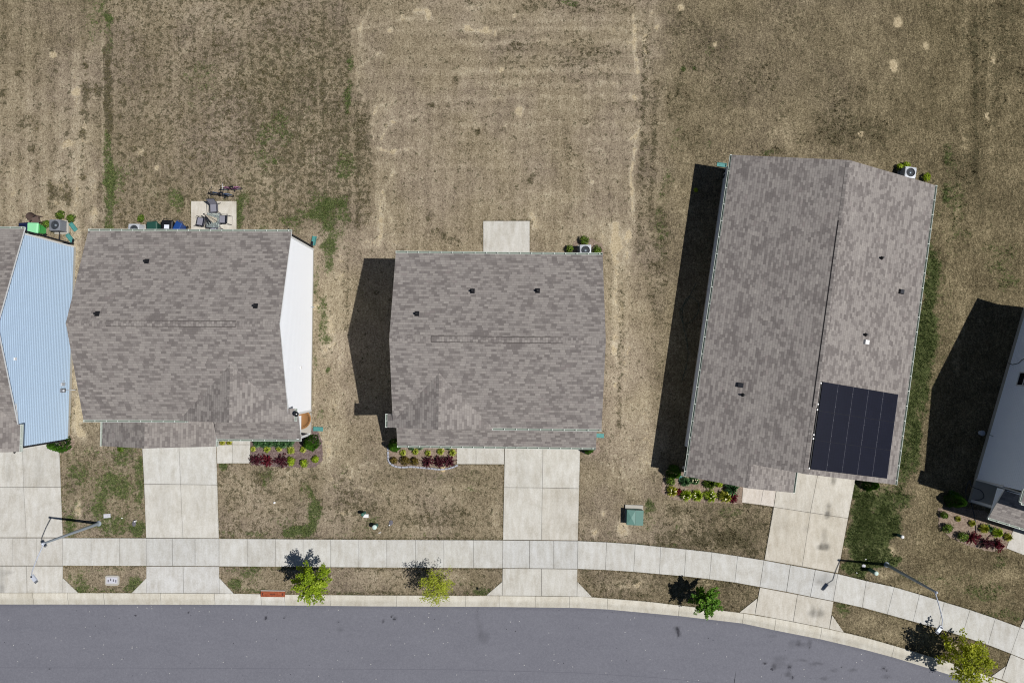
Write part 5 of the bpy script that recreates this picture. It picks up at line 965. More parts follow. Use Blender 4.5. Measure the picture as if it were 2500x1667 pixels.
# street trees
def street_tree(px, py, zc, rp, label, lm, s_leaf, dens, squash=1.0, loose=.5, seed=1, stretch=(1, 1)):
    random.seed(seed); g = W(px, py, zc); R = rp/ (FPX/(HCAM-zc)); t = thing('street_tree', label, 'tree', (g.x, g.y, 0), 0, 'young street trees in the verge')
    mb = MB(); mb.tube([(0, 0, -.1), (.02, 0, .6), (-.02, .02, 1.3), (0, 0, zc+.3*R)], [.055, .045, .035, .012], 8); lv = MB(); n = 30
    for i in range(n):
        a = i*2.399+random.uniform(-.3, .3); f = i/n; z0 = zc-.75*R+f*1.3*R; L = R*random.uniform(.62, 1.12)*(1-.45*f*f); up = .28+.6*f
        d = Vector((math.cos(a)*stretch[0], math.sin(a)*stretch[1], 0)); P = [Vector((0, 0, z0)), Vector((0, 0, z0))+d*L*.5+Vector((0, 0, L*up*.55)), Vector((0, 0, z0))+d*L+Vector((0, 0, L*up*.8))]
        mb.tube(P, [.018, .012, .004], 5)
        cl = random.uniform(-.18, .18)
        for _ in range(int(dens*random.uniform(.7, 1.3))):
            k = random.uniform(.3, 1.08); b = P[0].lerp(P[1], k*2) if k < .5 else P[1].lerp(P[2], (k-.5)*2); q = b+rnd3()*R*loose*.34*(1.15-abs(k-.6))
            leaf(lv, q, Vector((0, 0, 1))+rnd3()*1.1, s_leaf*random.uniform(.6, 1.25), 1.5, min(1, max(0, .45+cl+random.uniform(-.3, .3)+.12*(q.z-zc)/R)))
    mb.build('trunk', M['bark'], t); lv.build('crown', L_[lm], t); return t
street_tree(765, 1421, 2.45, 47, 'lime green young tree with a full ragged crown next to the rusty drain hood', 'lime', .085, 120, loose=.56, seed=4, stretch=(1, 1.05))
street_tree(1066, 1432, 1.85, 43, 'sparse yellow-green young tree with a feathery crown, left of the middle driveway', 'thin', .06, 105, loose=.8, seed=9)
street_tree(1724, 1468, 1.7, 37, 'bright green young maple between the middle and tan driveways', 'maple', .10, 90, seed=14, loose=.55)
street_tree(2362, 1611, 2.0, 54, 'large golden-green young tree at the lower right corner', 'gold', .11, 105, seed=23, loose=.7, stretch=(1.05, 1.05))
random.seed(77)
# dry soil patches are part of the lawn; straw tuft over the edging gap
for i, (x, y, r) in enumerate([(1081, 1145, 7)]):
    mb = MB(); g = W(x, y, 0); mb.lathe([(r/PPM, 0), (r/PPM*.8, .03), (r/PPM*.3, .05), (0, .055)], (0, 0, 0), 16); tag(mb.build('sand_heap', M['sand'], loc=(g.x, g.y, 0)), 'small heap of pale sand covering part of the stone edging', 'sand heap')
# low stone edging of bed three, block by block
ed = smooth([tuple(W(x, y)) for x, y in [(948, 1091), (948, 1110), (950, 1126), (958, 1134), (968, 1138.5), (985, 1140), (1005, 1139), (1030, 1141), (1052, 1143), (1072, 1145), (1090, 1144), (1106, 1140), (1119, 1134)]], 20)
acc = 0; last = ed[0]; pos = []; target = .115
for a, b in zip(ed[:-1], ed[1:]):
    acc += (b-a).length
    while acc >= target: pos.append((b, math.atan2((b-a).y, (b-a).x))); target += .235
mb = MB(); mb.box((0, 0, .045), (.215, .115, .11), top=.93); proto = None
for i, (p, an) in enumerate(pos):
    if False: continue
    if proto is None: o = proto = mb.build('edging_block', M['stone']); tag(o, 'pale grey edging block in the curved border around the bed', 'edging block', 'edging blocks around the planting bed')
    else: o = proto.copy(); COL.objects.link(o)
    o.location = (p.x, p.y, random.uniform(-.02, .0)); o.rotation_euler = (0, random.uniform(-.03, .03), an+random.uniform(-.06, .06))

# ------------------------------------------------------------------ grass: weedy tufts in the lawns and ragged blades along the paving
def mat_tuft():
    t = NT('grass_blades'); t.col(t.mix(.12, t.attr().outputs['Color'], t.mix(t.noise(8, 2, .5, t.pos()), S(60, 56, 34), S(170, 160, 120)))); t.b.inputs['Roughness'].default_value = .8; return t.mat
def tufts(P, Cc, lo, hi, nb=4, wd=.012, lean=.8):
    n = len(P)*nb; base = np.repeat(P, nb, 0); c = np.repeat(Cc, nb, 0); a = rng.uniform(0, 2*np.pi, n); L = rng.uniform(lo, hi, n); w_ = wd*rng.uniform(.7, 1.5, n)
    d = np.stack([np.cos(a), np.sin(a)], 1); sd = np.stack([-d[:, 1], d[:, 0]], 1); base = base+d*rng.uniform(0, .03, n)[:, None]; h = L*rng.uniform(.25, .8, n); r = L*lean*rng.uniform(.4, 1, n)
    v = np.zeros((n, 4, 3)); v[:, 0, :2] = base-sd*w_[:, None]; v[:, 1, :2] = base+sd*w_[:, None]; m_ = base+d*(r*.55)[:, None]; v[:, 2, :2] = m_+sd*(w_*.8)[:, None]; v[:, 2, 2] = h; v[:, 3, :2] = base+d*r[:, None]; v[:, 3, 2] = h*.75
    v[:, 0, 2] = v[:, 1, 2] = -.03
    return v, np.repeat((c*rng.uniform(.7, 1.25, n)[:, None])[:, None, :], 4, 1)
VV = []; CC = []
GRN = np.array([S(108, 128, 68)[:3], S(138, 150, 90)[:3], S(92, 114, 58)[:3]]); OLV = np.array([S(112, 104, 70)[:3], S(96, 92, 56)[:3], S(132, 120, 88)[:3]]); STR = np.array([S(168, 152, 118)[:3], S(196, 180, 144)[:3], S(140, 126, 96)[:3], S(112, 104, 66)[:3]])
ii, jj = np.nonzero((np.abs(XX) < 38) & (np.abs(YY) < 25) & (ZZ > -.1))
gpx, gpy = PX[ii, jj], PY[ii, jj]
def inpoly(x, y, poly):
    c = np.zeros(len(x), bool)
    for (x0, y0), (x1, y1) in zip(poly, poly[1:]+poly[:1]): c ^= ((y0 > y) != (y1 > y)) & (x < (x1-x0)*(y-y0)/((y1-y0) or 1e-9)+x0)
    return c
paved = inpoly(gpx, gpy, top+bot[::-1]) | inpoly(gpx, gpy, KB+[(3600, 9000), (-3200, 9000)])
for q in ([(-60, 1050), (144, 1050), (154, 1312), (-60, 1312)], [(-60, 1380), (154, 1380), (154, 1408), (192, 1448), (-60, 1448)], [(346, 1050), (527, 1050), (535, 1314), (357, 1314)], [(357, 1380), (535, 1380), (535, 1408), (572, 1449), (321, 1448), (357, 1408)], [(1233, 1050), (1418, 1050), (1411, 1320), (1227, 1320)], [(1226, 1386), (1410, 1386), (1410, 1418), (1447, 1458), (1186, 1454), (1226, 1417)], [(1900, 1130), (2092, 1150), (2046, 1400), (1865, 1368)], [(1855, 1431), (2035, 1466), (2031, 1499), (2062, 1545), (1803, 1496), (1848, 1458)], [(527, 1050), (613, 1050), (612, 1132), (529, 1132)], [(1114, 1050), (1234, 1050), (1232, 1134), (1114, 1134)], [(1812, 1170), (1900, 1183), (1890, 1238), (1809, 1228)], [(466, 490), (579, 490), (579, 620), (466, 620)], [(1179, 539), (1294, 539), (1294, 680), (1179, 680)]): paved |= inpoly(gpx, gpy, q)
ii, jj = ii[~paved], jj[~paved]
wG = np.clip(cG[ii, jj]-.16, 0, 1.2)**1.3; wD = np.clip(cD[ii, jj]-.10, 0, 1)**1.2
def pick(w, n):
    k = rng.choice(len(w), n, p=w/w.sum()); return np.stack([XX[ii[k], jj[k]]+rng.uniform(-.07, .07, n), YY[ii[k], jj[k]]+rng.uniform(-.07, .07, n)], 1)
for w_, n, pal, lo, hi in ((wG, 17000, GRN, .04, .10), (wD, 12000, OLV, .04, .10)):
    P = pick(w_, n//4); P = np.repeat(P, 4, 0)+rng.normal(0, .06, (n//4*4, 2)); a, b = tufts(P, pal[rng.integers(0, len(pal), len(P))], lo, hi); VV.append(a); CC.append(b)
edges = [[(149, 1110), (154, 1311)], [(347, 1105), (357, 1312)], [(528.5, 1133), (535, 1313)], [(1229.5, 1135), (1227, 1316)], [(1416.5, 1100), (1411.5, 1318)], [(1887.5, 1240), (1865, 1365)], [(2085, 1188), (2046.5, 1398)], [(612, 1131.5), (530, 1132)], [(1231, 1134), (1116, 1133.5)], [(1889, 1238), (1811, 1227.5)], [(358, 1411), (321, 1447)], [(536, 1411), (572, 1448.5)], [(1226, 1419), (1186, 1452.5)], [(1410, 1419.5), (1446, 1457)], [(1848, 1460), (1804, 1495)], [(2031.5, 1501), (2061, 1543)], [(154.5, 1410), (192, 1447)], [(466, 606), (466, 491), (578, 491), (578, 606)], [(1179.5, 620), (1179.5, 539.5), (1293.5, 539.5), (1293.5, 620)]]
for a0, b0 in ((5, 8), (11, 17), (20, 33), (36, 44), (35, 45)): pass
tp = [p for p in top if 150 < p[0] < 2492]; bt = [p for p in bot if 150 < p[0] < 2470]
edges += [[(x, y-.8) for x, y in tp], [(x, y+1.2) for x, y in bt], [(x, y-1.2) for x, y in KB if 0 <= x < 2500], [(764, 615), (764, 990)], [(173.5, 600), (173, 1062)]]
EP = []
for e in edges:
    Q = [Vector(W2(*p)) for p in e]
    for a, b in zip(Q[:-1], Q[1:]):
        n = int((b-a).length/.028)
        for k in range(n):
            p = a.lerp(b, random.random()); EP.append((p.x+random.gauss(0, .025), p.y+random.gauss(0, .025)))
EP = np.array(EP); epx, epy = to_px(EP[:, 0], EP[:, 1])
def ondrive(x, y):                                  # leave the crossings themselves clean
    lines = [((154, 1380), (0, 1380)), ((357, 1313), (535, 1313)), ((1227, 1318), (1411, 1318))]
    bad = ((x > 359) & (x < 533) & (y > 1300) & (y < 1446)) | ((x > 1229) & (x < 1408) & (y > 1300) & (y < 1452)) | ((x < 152) & (y > 1300) & (y < 1444)) | ((x > 322) & (x < 571) & (y > 1443) & (y < 1450)) | ((x > 1188) & (x < 1444) & (y > 1448) & (y < 1458)) | ((x < 190) & (y > 1440)) | ((x > 1806) & (x < 2059) & (y > 1494+(x-1806)*.19-6) & (y > 1488))
    return bad | ((x > 1866) & (x < 2044) & (y > 1360) & (y < 1400)) | ((x > 1856) & (x < 2034) & (y > 1428) & (y < 1470)) | ((x > 2425) & (y > 1600))
EP = EP[~ondrive(epx, epy)]
pal = np.concatenate([STR, OLV, GRN[:1]]); a, b = tufts(EP, pal[rng.integers(0, len(pal), len(EP))], .03, .085, 3, .009); VV.append(a); CC.append(b)
V = np.concatenate(VV).reshape(-1, 3); C = np.concatenate(CC).reshape(-1, 3); nq = len(V)//4
me = bpy.data.meshes.new('grass'); me.vertices.add(len(V)); me.vertices.foreach_set('co', V.astype(np.float32).ravel()); me.loops.add(nq*4); me.loops.foreach_set('vertex_index', np.arange(nq*4, dtype=np.int32)); me.polygons.add(nq); me.polygons.foreach_set('loop_start', (np.arange(nq)*4).astype(np.int32)); me.update(calc_edges=True)
at = me.color_attributes.new('tint', 'FLOAT_COLOR', 'POINT'); at.data.foreach_set('color', np.concatenate([C, np.ones((len(C), 1))], 1).astype(np.float32).ravel()); me.materials.append(mat_tuft())
o = bpy.data.objects.new('grass', me); COL.objects.link(o); tag(o, 'weedy tufts and ragged grass blades scattered through the dry lawns', 'grass', kind='stuff')

# ------------------------------------------------------------------ machines, bins and furniture
def ac_unit(px, py, rz, label, body, lid, side=.72):
    g = W(px, py, .75); t = thing('air_conditioner', label, 'air conditioner', (g.x, g.y, 0), rz, 'air conditioner units behind the houses'); h = side/2
    mb = MB(); mb.box((0, 0, .03), (side+.2, side+.2, .09)); mb.build('pad', M['found'], t)
    mb = MB(); mb.box((0, 0, .38), (side-.06, side-.06, .60)); mb.build('coil', M['ac_in'], t)
    mb = MB()
    for z in np.arange(.14, .70, .075):
        for a in range(4):
            R = Matrix.Rotation(a*math.pi/2, 3, 'Z'); c = R @ Vector((h-.012, 0, z)); mb.box(c, (.02, side-.05, .045), rz=a*math.pi/2)
    for sx in (-1, 1):
        for sy in (-1, 1): mb.box((sx*(h-.03), sy*(h-.03), .39), (.07, .07, .62))
    mb.build('louvre_panel', body, t)
    mb = MB(); n = 32; ro = .285                       # square top with a round opening
    for k in range(n):
        a0, a1 = 2*math.pi*k/n, 2*math.pi*(k+1)/n
        def sq(a):
            c, s = math.cos(a), math.sin(a); q = h/max(abs(c), abs(s)); q = min(q, h*1.3); return (c*q, s*q)
        o0, o1 = sq(a0), sq(a1); i0, i1 = (ro*math.cos(a0), ro*math.sin(a0)), (ro*math.cos(a1), ro*math.sin(a1))
        mb.face([(*i0, .755), (*o0, .735), (*o1, .735), (*i1, .755)], 0); mb.face([(*o0, .735), (*o0, .68), (*o1, .68), (*o1, .735)], 0); mb.face([(*i1, .755), (*i1, .62), (*i0, .62), (*i0, .755)], 0)
    mb.build('top_cover', lid, t)
    mb = MB(); mb.lathe([(.0, 0), (.285, 0)], (0, 0, .60), 24); mb.build('fan_well', M['ac_in'], t)
    mb = MB()
    for k in range(3):
        a = k*2.094+.5; pts = []
        for r_ in (.06, .16, .27):
            for da, z in ((-.42, .635), (.42, .675)): pts.append((r_*math.cos(a+da), r_*math.sin(a+da), z))
        mb.face([pts[0], pts[2], pts[3], pts[1]], 0); mb.face([pts[2], pts[4], pts[5], pts[3]], 0)
    mb.lathe([(.09, 0), (.09, .05), (0, .06)], (0, 0, .65), 16); mb.build('fan', M['fan'], t)
    mb = MB()
    for r_ in np.linspace(.07, .275, 7): mb.torus((0, 0, .748), r_, .0022, 'Z', 24, 4)
    mb.build('fan_guard', M['ac_grey'], t); return t
ac1 = ac_unit(133.5, 549.5, 0, 'dark grey air conditioner with ribbed side beside the blue-sided house', M['ac_grey'], M['ac_grey'])
mb = MB(); p = local(ac1)(W(137, 585, .2)); mb.tube([(0, -.36, .3), (.03, -.5, .28), (.02, p.y, .3)], .03, 8); mb.build('refrigerant_pipe', M['black'], ac1)
ac_unit(326.5, 560, 0, 'pale air conditioner half hidden by the eave near the dark green bin', M['ac_light'], M['ac_light'])
ac_unit(1429.5, 611, 0, 'grey air conditioner half hidden by the eave of the middle house', M['ac_light'], M['ac_light'])
ac_unit(2223.5, 421, H4.rotation_euler.z, 'white-topped air conditioner at the rear corner of the long house', M['ac_light'], M['ac_light'])
def bin_(x, y, rz, label, body, lid, w=.66, d=.74, h=1.0, label_plate=False, open_=0):
    t = thing('wheelie_bin', label, 'bin', (x, y, 0), rz, 'wheelie bins behind the houses')
    mb = MB(); rows = []
    for z, k in ((.05, .74), (.2, .80), (.6, .92), (.93, 1.0)):
        rows.append([(sx*w/2*k, sy*d/2*k, z*h) for sx, sy in ((-1, -.85), (-.85, -1), (.85, -1), (1, -.85), (1, .85), (.85, 1), (-.85, 1), (-1, .85))])
    mb.grid(rows, 0, closed=True, smooth=False); mb.face(rows[0][::-1], 0); mb.face(rows[-1], 0)
    mb.build('body', body, t)
    mb = MB(); rows = []
    for z, k in ((.92, 1.06), (.95, 1.08), (1.0, 1.02), (1.03, .86), (1.035, .5)):
        rows.append([(sx*w/2*k, sy*d/2*k, z*h) for sx, sy in ((-1, -.9), (-.9, -1), (.9, -1), (1, -.9), (1, .9), (.9, 1), (-.9, 1), (-1, .9))])
    mb.grid(rows, 0, closed=True, smooth=False); mb.face(rows[-1], 0); lo = mb.build('lid', lid, t)
    if label_plate:
        m2 = MB(); m2.box((.0, -.02, 1.04*h), (.32, .26, .012)); m2.build('sticker', M['paper'], lo)
    mb = MB(); mb.tube([(-w*.4, d/2+.02, .93*h), (-w*.4, d/2+.1, .95*h), (w*.4, d/2+.1, .95*h), (w*.4, d/2+.02, .93*h)], .018, 6); mb.build('handle', body, t)
    for sx in (-1, 1):
        mb = MB(); m_ = []; mb.torus((0, 0, 0), .10, .035, 'Y', 18, 6); mb.lathe([(0, -.02), (.09, -.02), (.09, .02), (0, .02)], (0, 0, 0), 12); wo = mb.build('wheel', M['black'], t); wo.rotation_euler = (0, 0, math.pi/2); wo.location = (sx*(w*.42), d*.36, .135)
    return t
v = W(78, 556, 1.03); bin_(v.x, v.y, math.radians(-92), 'bright lime green wheelie bin beside the blue-sided house', M['bin_lime'], M['bin_lid'], .64, .70)
v = W(57, 554, 1.03); bin_(v.x, v.y, math.radians(-86), 'navy blue wheelie bin mostly hidden at the blue-sided house corner', M['bin_navy'], M['bin_navy'], .55, .64)
v = W(370, 556, 1.03); bin_(v.x, v.y, math.radians(3), 'dark green wheelie bin next to the half-hidden pale air conditioner', M['bin_green'], M['bin_green'], .66, .78)
v = W(407, 553, 1.03); bin_(v.x, v.y, math.radians(-2), 'black wheelie bin with a white sticker on its lid', M['bin_black'], M['bin_black'], .70, .80, label_plate=True)
v = W(431, 556, 1.0); bin_(v.x, v.y, math.radians(-24), 'blue wheelie bin at the right end of the row behind the second house', M['bin_blue'], M['bin_blue'], .42, .76)
def splash(px, py, rz, label, L=.62, w=.27):
    g = W(px, py, .04); t = MB(); t.box((0, 0, .012), (L, w, .022)); 
    for sy in (-1, 1): t.box((0, sy*(w/2-.012), .05), (L, .024, .09))
    t.box((-L/2+.012, 0, .05), (.024, w-.05, .09)); t.box((.1, 0, .035), (.05, .05, .03))
    o = t.build('splash_block', M['teal'], loc=(g.x, g.y, 0), rz=rz); return tag(o, label, 'splash block', 'teal splash blocks at the downspouts')
splash(179, 554, math.radians(-52), 'teal splash block next to the small shrubs at the blue-sided house'); splash(171, 581, math.radians(-52), 'teal splash block at the rear corner of the blue-sided house')
splash(766.5, 588, math.radians(80), 'teal splash block at the rear corner of the white-sided house'); splash(777, 1047, math.radians(-2), 'teal splash block beside the porch of the white-sided house'); splash(1463, 1063, math.radians(-4), 'teal splash block right of the middle house')
splash(1762, 403, math.radians(173), 'teal splash block at the shadow edge behind the long house'); splash(1663, 1169, math.radians(-100), 'teal splash block in the plants at the front corner of the long house', .4, .25); splash(2331, 1206, math.radians(150), 'teal splash block in deep shade by the rightmost porch')
# brown resin chair
def resin_chair():
    g = W(88, 538, .35); t = thing('garden_chair', 'brown resin armchair behind the lime bin', 'chair', (g.x, g.y, 0), math.radians(200)); m = M['brown_pl']
    mb = MB(); mb.box((0, 0, .36), (.5, .48, .04)); mb.build('seat', m, t)
    mb = MB(); rows = []
    for z in (.36, .6, .82):
        rows.append([(.30*math.cos(a), -.05-.26*math.sin(a)-(z-.36)*.25, z+.06*math.sin(a)) for a in np.linspace(.0, math.pi, 13)])
    mb.grid(rows); mb.grid([[(x*.92, y*.92+.0, z) for x, y, z in r] for r in rows][::-1]); mb.build('backrest', m, t)
    for sx in (-1, 1):
        mb = MB(); mb.box((sx*.29, .05, .58), (.07, .5, .035)); mb.build('arm', m, t)
        for sy in (-1, 1): mb = MB(); mb.bar((sx*.24, sy*.2, .36), (sx*.28, sy*.24, 0), .05, .05); mb.build('leg', m, t)
        mb = MB(); mb.bar((sx*.28, .26, .36), (sx*.29, .27, .58), .04, .05); mb.build('arm_support', m, t)
resin_chair()
def sling_chair(px, py, rz, label, proto=[None]):
    g = W(px, py, .42)
    if proto[0] is None:
        t = thing('patio_chair', label, 'chair', (0, 0, 0), 0, 'sling chairs round the glass table')
        mb = MB(); mb.box((0, 0, .42), (.47, .50, .02)); mb.build('seat', M['sling'], t)
        mb = MB(); mb.bar((0, -.25, .43), (0, -.46, .98), .47, .02); mb.build('backrest', M['sling'], t)
        for sx in (-1, 1):
            mb = MB(); mb.tube([(sx*.25, .27, .42), (sx*.25, -.25, .42), (sx*.25, -.47, 1.0)], .018, 6); mb.build('side_rail', M['frame'], t)
            mb = MB(); mb.tube([(sx*.29, .30, .0), (sx*.29, .27, .62), (sx*.29, -.02, .64), (sx*.28, -.36, .66)], .016, 6); mb.build('arm', M['frame'], t)
            mb = MB(); mb.tube([(sx*.27, -.25, .42), (sx*.29, -.42, .0)], .016, 6); mb.build('leg', M['frame'], t)
        mb = MB(); mb.tube([(-.25, .27, .42), (.25, .27, .42)], .018, 6); mb.tube([(-.25, -.25, .42), (.25, -.25, .42)], .018, 6); mb.tube([(-.25, -.47, 1.0), (.25, -.47, 1.0)], .018, 6); mb.tube([(-.29, .30, .02), (.29, .30, .02)], .014, 6); mb.tube([(-.29, -.42, .02), (.29, -.42, .02)], .014, 6); mb.build('cross_rail', M['frame'], t)
        proto[0] = t
    else: t = copy_tree(proto[0]); t['label'] = label
    t.location = (g.x, g.y, 0); t.rotation_euler = (0, 0, rz); return t
sling_chair(522.5, 508, math.radians(183), 'grey sling chair standing apart on the lawn side of the patio'); sling_chair(491, 541, math.radians(80), 'grey sling chair left of the table under the folded parasol'); sling_chair(545.5, 535.5, math.radians(88), 'grey sling chair to the right of the glass table'); sling_chair(523, 562, math.radians(2), 'grey sling chair between the glass table and the house, half under the eave')
g = W(520.5, 538, .72); tb = thing('patio_table', 'rectangular glass-topped patio table on the concrete slab', 'table', (g.x, g.y, 0), math.radians(-2))
mb = MB(); mb.box((0, 0, .715), (.80, .92, .012)); mb.build('glass_top', M['glass'], tb)
mb = MB()
for a, b in (((-.41, -.47), (.41, -.47)), ((.41, -.47), (.41, .47)), ((.41, .47), (-.41, .47)), ((-.41, .47), (-.41, -.47))): mb.bar((*a, .71), (*b, .71), .022, .03)
mb.build('frame', M['ac_grey'], tb)
for sx in (-1, 1):
    for sy in (-1, 1): mb = MB(); mb.tube([(sx*.37, sy*.42, .70), (sx*.40, sy*.45, 0)], .02, 6); mb.build('leg', M['frame'], tb)
# folded parasol across chair and table
pa = W(498, 523, .95); pb = W(530, 541, .80); pt = thing('folded_parasol', 'folded beige parasol lying across the table and left chair', 'parasol', (pa.x, pa.y, 0)); d = pb-pa; d.z = pb.z-pa.z
o0 = Vector((0, 0, pa.z)); mb = MB(); mb.tube([o0-d*.04, o0+d*1.02], .02, 8); mb.build('pole', M['frame'], pt); mb = MB(); mb.lathe([(0, -.04), (.05, -.02), (.055, .02), (0, .05)], tuple(o0), 10); mb.build('finial', M['frame'], pt)
side = Vector((-d.y, d.x, 0)).normalized()
for k, (sp_, mt, l0, l1) in enumerate([(-.42, 'canvas_shade', .05, .62), (-.30, 'canvas_shade', .1, .7), (-.17, 'canvas', .05, .85), (-.06, 'canvas', .05, .95), (.05, 'canvas', .05, .98), (.16, 'canvas', .05, .9)]):  # dark folds stand in for the left chair's backrest in shade
    mb = MB(); a = o0+d*l0; b = o0+d*l1+side*sp_*1.0; w0, w1 = .03, .085
    for sg in (-1, 1): mb.face([a-side*w0, a+side*w0, b+side*w1*.6+Vector((0, 0, .015)), b-side*w1*.6-Vector((0, 0, .01))][::sg], 0); mb.face([a+side*w0, a+Vector((0, 0, .07)), b+Vector((0, 0, .06)), b+side*w1*.6][::sg], 0)
    mb.build('canopy_fold', M[mt], pt)
def bicycle(px, py, rz, label, paint, accent, sc=1.0):
    g = W(px, py, 0); t = thing('bicycle', label, 'bicycle', (g.x, g.y, 0), rz, 'bicycles parked behind the patio'); t.scale = (sc, sc, sc)
    for nm, x in (('wheel', -.52), ('wheel', .52)):
        mb = MB(); mb.torus((0, 0, 0), .31, .028, 'Y', 28, 8); wo = mb.build(nm, M['black'], t, loc=(x, 0, .338)); m2 = MB(); m2.torus((0, 0, 0), .285, .012, 'Y', 24, 6)
        for k in range(12): a = k*math.pi/6; m2.tube([(0, .02*(-1)**k, 0), (.28*math.cos(a), 0, .28*math.sin(a))], .003, 3)
        m2.tube([(0, -.05, 0), (0, .05, 0)], .02, 8); m2.build('rim', M['galv'], wo)
    mb = MB(); A, B, C, D = (-.36, 0, .80), (-.33, 0, .62), (.10, 0, .30), (.22, 0, .78)
    for p, q, r_ in ((A, B, .022), (A, D, .022), (B, C, .024), (D, C, .02)): mb.tube([p, q], r_, 8)
    for sy in (-.05, .05): mb.tube([(.52, sy, .338), C], .014, 6); mb.tube([(.52, sy, .338), D], .012, 6); mb.tube([(-.37, sy*.8, .70), (-.46, sy*1.1, .55), (-.52, sy, .338)], .016, 6)
    fr = mb.build('frame', paint, t); mb = MB(); mb.tube([D, (.25, 0, .88)], .016, 8); mb.build('seat_post', M['galv'], t)
    mb = MB(); rows = [[(x, w_*math.cos(a), .90+.03*math.sin(a)) for a in np.linspace(0, 2*math.pi, 10)[:-1]] for x, w_ in ((.04, .012), (.12, .03), (.24, .06), (.34, .085), (.38, .05))]; mb.grid(rows, closed=True); mb.build('saddle', M['black'], t)
    mb = MB(); mb.tube([A, (-.40, 0, .95), (-.42, 0, .98)], .018, 8); mb.tube([(-.36, -.31, 1.0), (-.40, -.15, .99), (-.42, 0, .98), (-.40, .15, .99), (-.36, .31, 1.0)], .014, 8); hb = mb.build('handlebar', accent, t)
    for sy in (-1, 1): m2 = MB(); m2.tube([(-.37, sy*.2, .995), (-.355, sy*.33, 1.0)], .022, 8); m2.build('grip', M['black'], hb)
    mb = MB(); mb.tube([(.10, -.07, .30), (.10, .07, .30)], .02, 8); mb.torus((.10, -.05, .30), .09, .008, 'Y', 20, 5); mb.bar((.10, -.08, .30), (.22, -.08, .20), .02, .02); mb.bar((.10, .08, .30), (-.02, .08, .40), .02, .02); mb.box((.22, -.14, .20), (.09, .10, .025)); mb.box((-.02, .14, .40), (.09, .10, .025)); mb.build('crank', M['dark_metal'], t)
    mb = MB(); mb.tube([(.20, .05, .30), (.26, .22, .01)], .012, 6); mb.build('kickstand', M['dark_metal'], t)
    mb = MB(); mb.tube([(.4, 0, .76), (.62, 0, .72), (.80, 0, .55)], [.03, .035, .02], 6); mb.build('mudguard', paint, t)
bicycle(545, 478, math.radians(-6), 'blue-black bicycle with a white top tube, nearest the patio', M['bike_blue'], M['black'])
bicycle(569, 463.5, math.radians(2), 'smaller purple bicycle farther from the patio', M['purple'], M['bike_white'], .86)
# porch furniture of house two
g = W(716, 1022, .4); t = thing('wicker_seat', 'round tan wicker seat on the side porch of the white-sided house', 'chair', (g.x+.55, g.y-.0, 0)); mb = MB()
mb.lathe([(.50, .0), (.60, .2), (.66, .40), (.64, .46), (.56, .42), (.5, .30), (0, .28)], (0, 0, .16), 24); mb.build('bowl', M['wicker'], t); mb = MB(); mb.torus((0, 0, .62), .63, .04, 'Z', 28, 8); mb.torus((0, 0, .54), .54, .025, 'Z', 28, 6); mb.build('rim', M['wicker'], t)
g = W(753, 1007, .2); mb = MB(); mb.torus((0, 0, 0), .085, .018, 'Z', 20, 6); tag(mb.build('metal_ring', M['galv'], loc=(g.x, g.y, .18)), 'small grey ring lying on the side porch floor', 'ring')
# ------------------------------------------------------------------ utilities
g = W(1547, 1258, .0); t = thing('transformer_box', 'green ground transformer box on a concrete pad in the lawn', 'transformer', (g.x, g.y, 0), math.radians(-2)); mb = MB(); mb.box((0, .12, .04), (1.16, 1.16, .12)); mb.build('pad', M['found'], t)
mb = MB(); mb.box((0, -.02, .31), (1.02, .96, .42)); mb.build('cabinet', M['box_green'], t)
mb = MB(); q = [(-.53, -.5, .52), (.02, -.5, .56), (.02, .46, .56), (-.53, .46, .52)]; c = (-.25, -.02, .60)
for a, b in zip(q, q[1:]+q[:1]): mb.face([a, b, c], 0)
for a, b in zip(q, q[1:]+q[:1]): mb.face([a, (a[0], a[1], .50), (b[0], b[1], .50), b], 0)
mb.build('lid', M['box_green'], t); mb = MB(); mb.box((.28, -.02, .54), (.50, .96, .05)); ld_ = mb.build('lid', M['box_green'], t); mb = MB(); mb.box((.53, -.02, .45), (.03, .06, .06)); mb.build('lock', M['white_pl'], ld_)
def pedestal(px, py, r, h, label, cap='ped_cap', plate=None, body='ped_green'):
    g = W(px, py, h); t = thing('utility_pedestal', label, 'pedestal', (g.x, g.y, 0), 0, 'utility pedestals in the lawns'); mb = MB(); mb.lathe([(r*1.05, 0), (r, .04), (r*.98, h-.05)], (0, 0, 0), 18); mb.build('body', M[body], t); mb = MB(); mb.lathe([(r*1.1, 0), (r*1.1, .05), (r*.8, .08), (0, .09)], (0, 0, h-.06), 18); mb.build('cap', M[cap], t)
    if plate: mb = MB(); mb.box((plate[0], plate[1], .05), (.34, .22, .05)); mb.build('base_plate', M['white_pl'], t)
pedestal(885, 1256, .10, .62, 'short green pedestal with a white plate at its foot', 'ped_green', (.10, -.2)); pedestal(914, 1287, .14, .55, 'green pedestal with a pale round cap left of the middle driveway'); pedestal(2204, 1310.5, .10, .5, 'small pedestal with a white dome cap in the green lawn', 'white_pl'); pedestal(2140, 1399.5, .125, .82, 'tall green pedestal with a pale cap beside the right street lamp')
def flat(px, py, sx, sy, h, rz, mat, name, label, cat, rnd=False):
    g = W(px, py, h); mb = MB()
    if rnd: mb.lathe([(sx/2, -.02), (sx/2, h*.8), (sx*.44, h), (0, h)], (0, 0, 0), 18, sx=1, sy=sy/sx)
    else:
        mb.box((0, 0, h/2-.02), (sx, sy, h+.04), top=.96); mb.box((0, 0, h+.003), (sx*.72, sy*.62, .006))
    return tag(mb.build(name, M[mat], loc=(g.x, g.y, 0), rz=rz), label, cat)
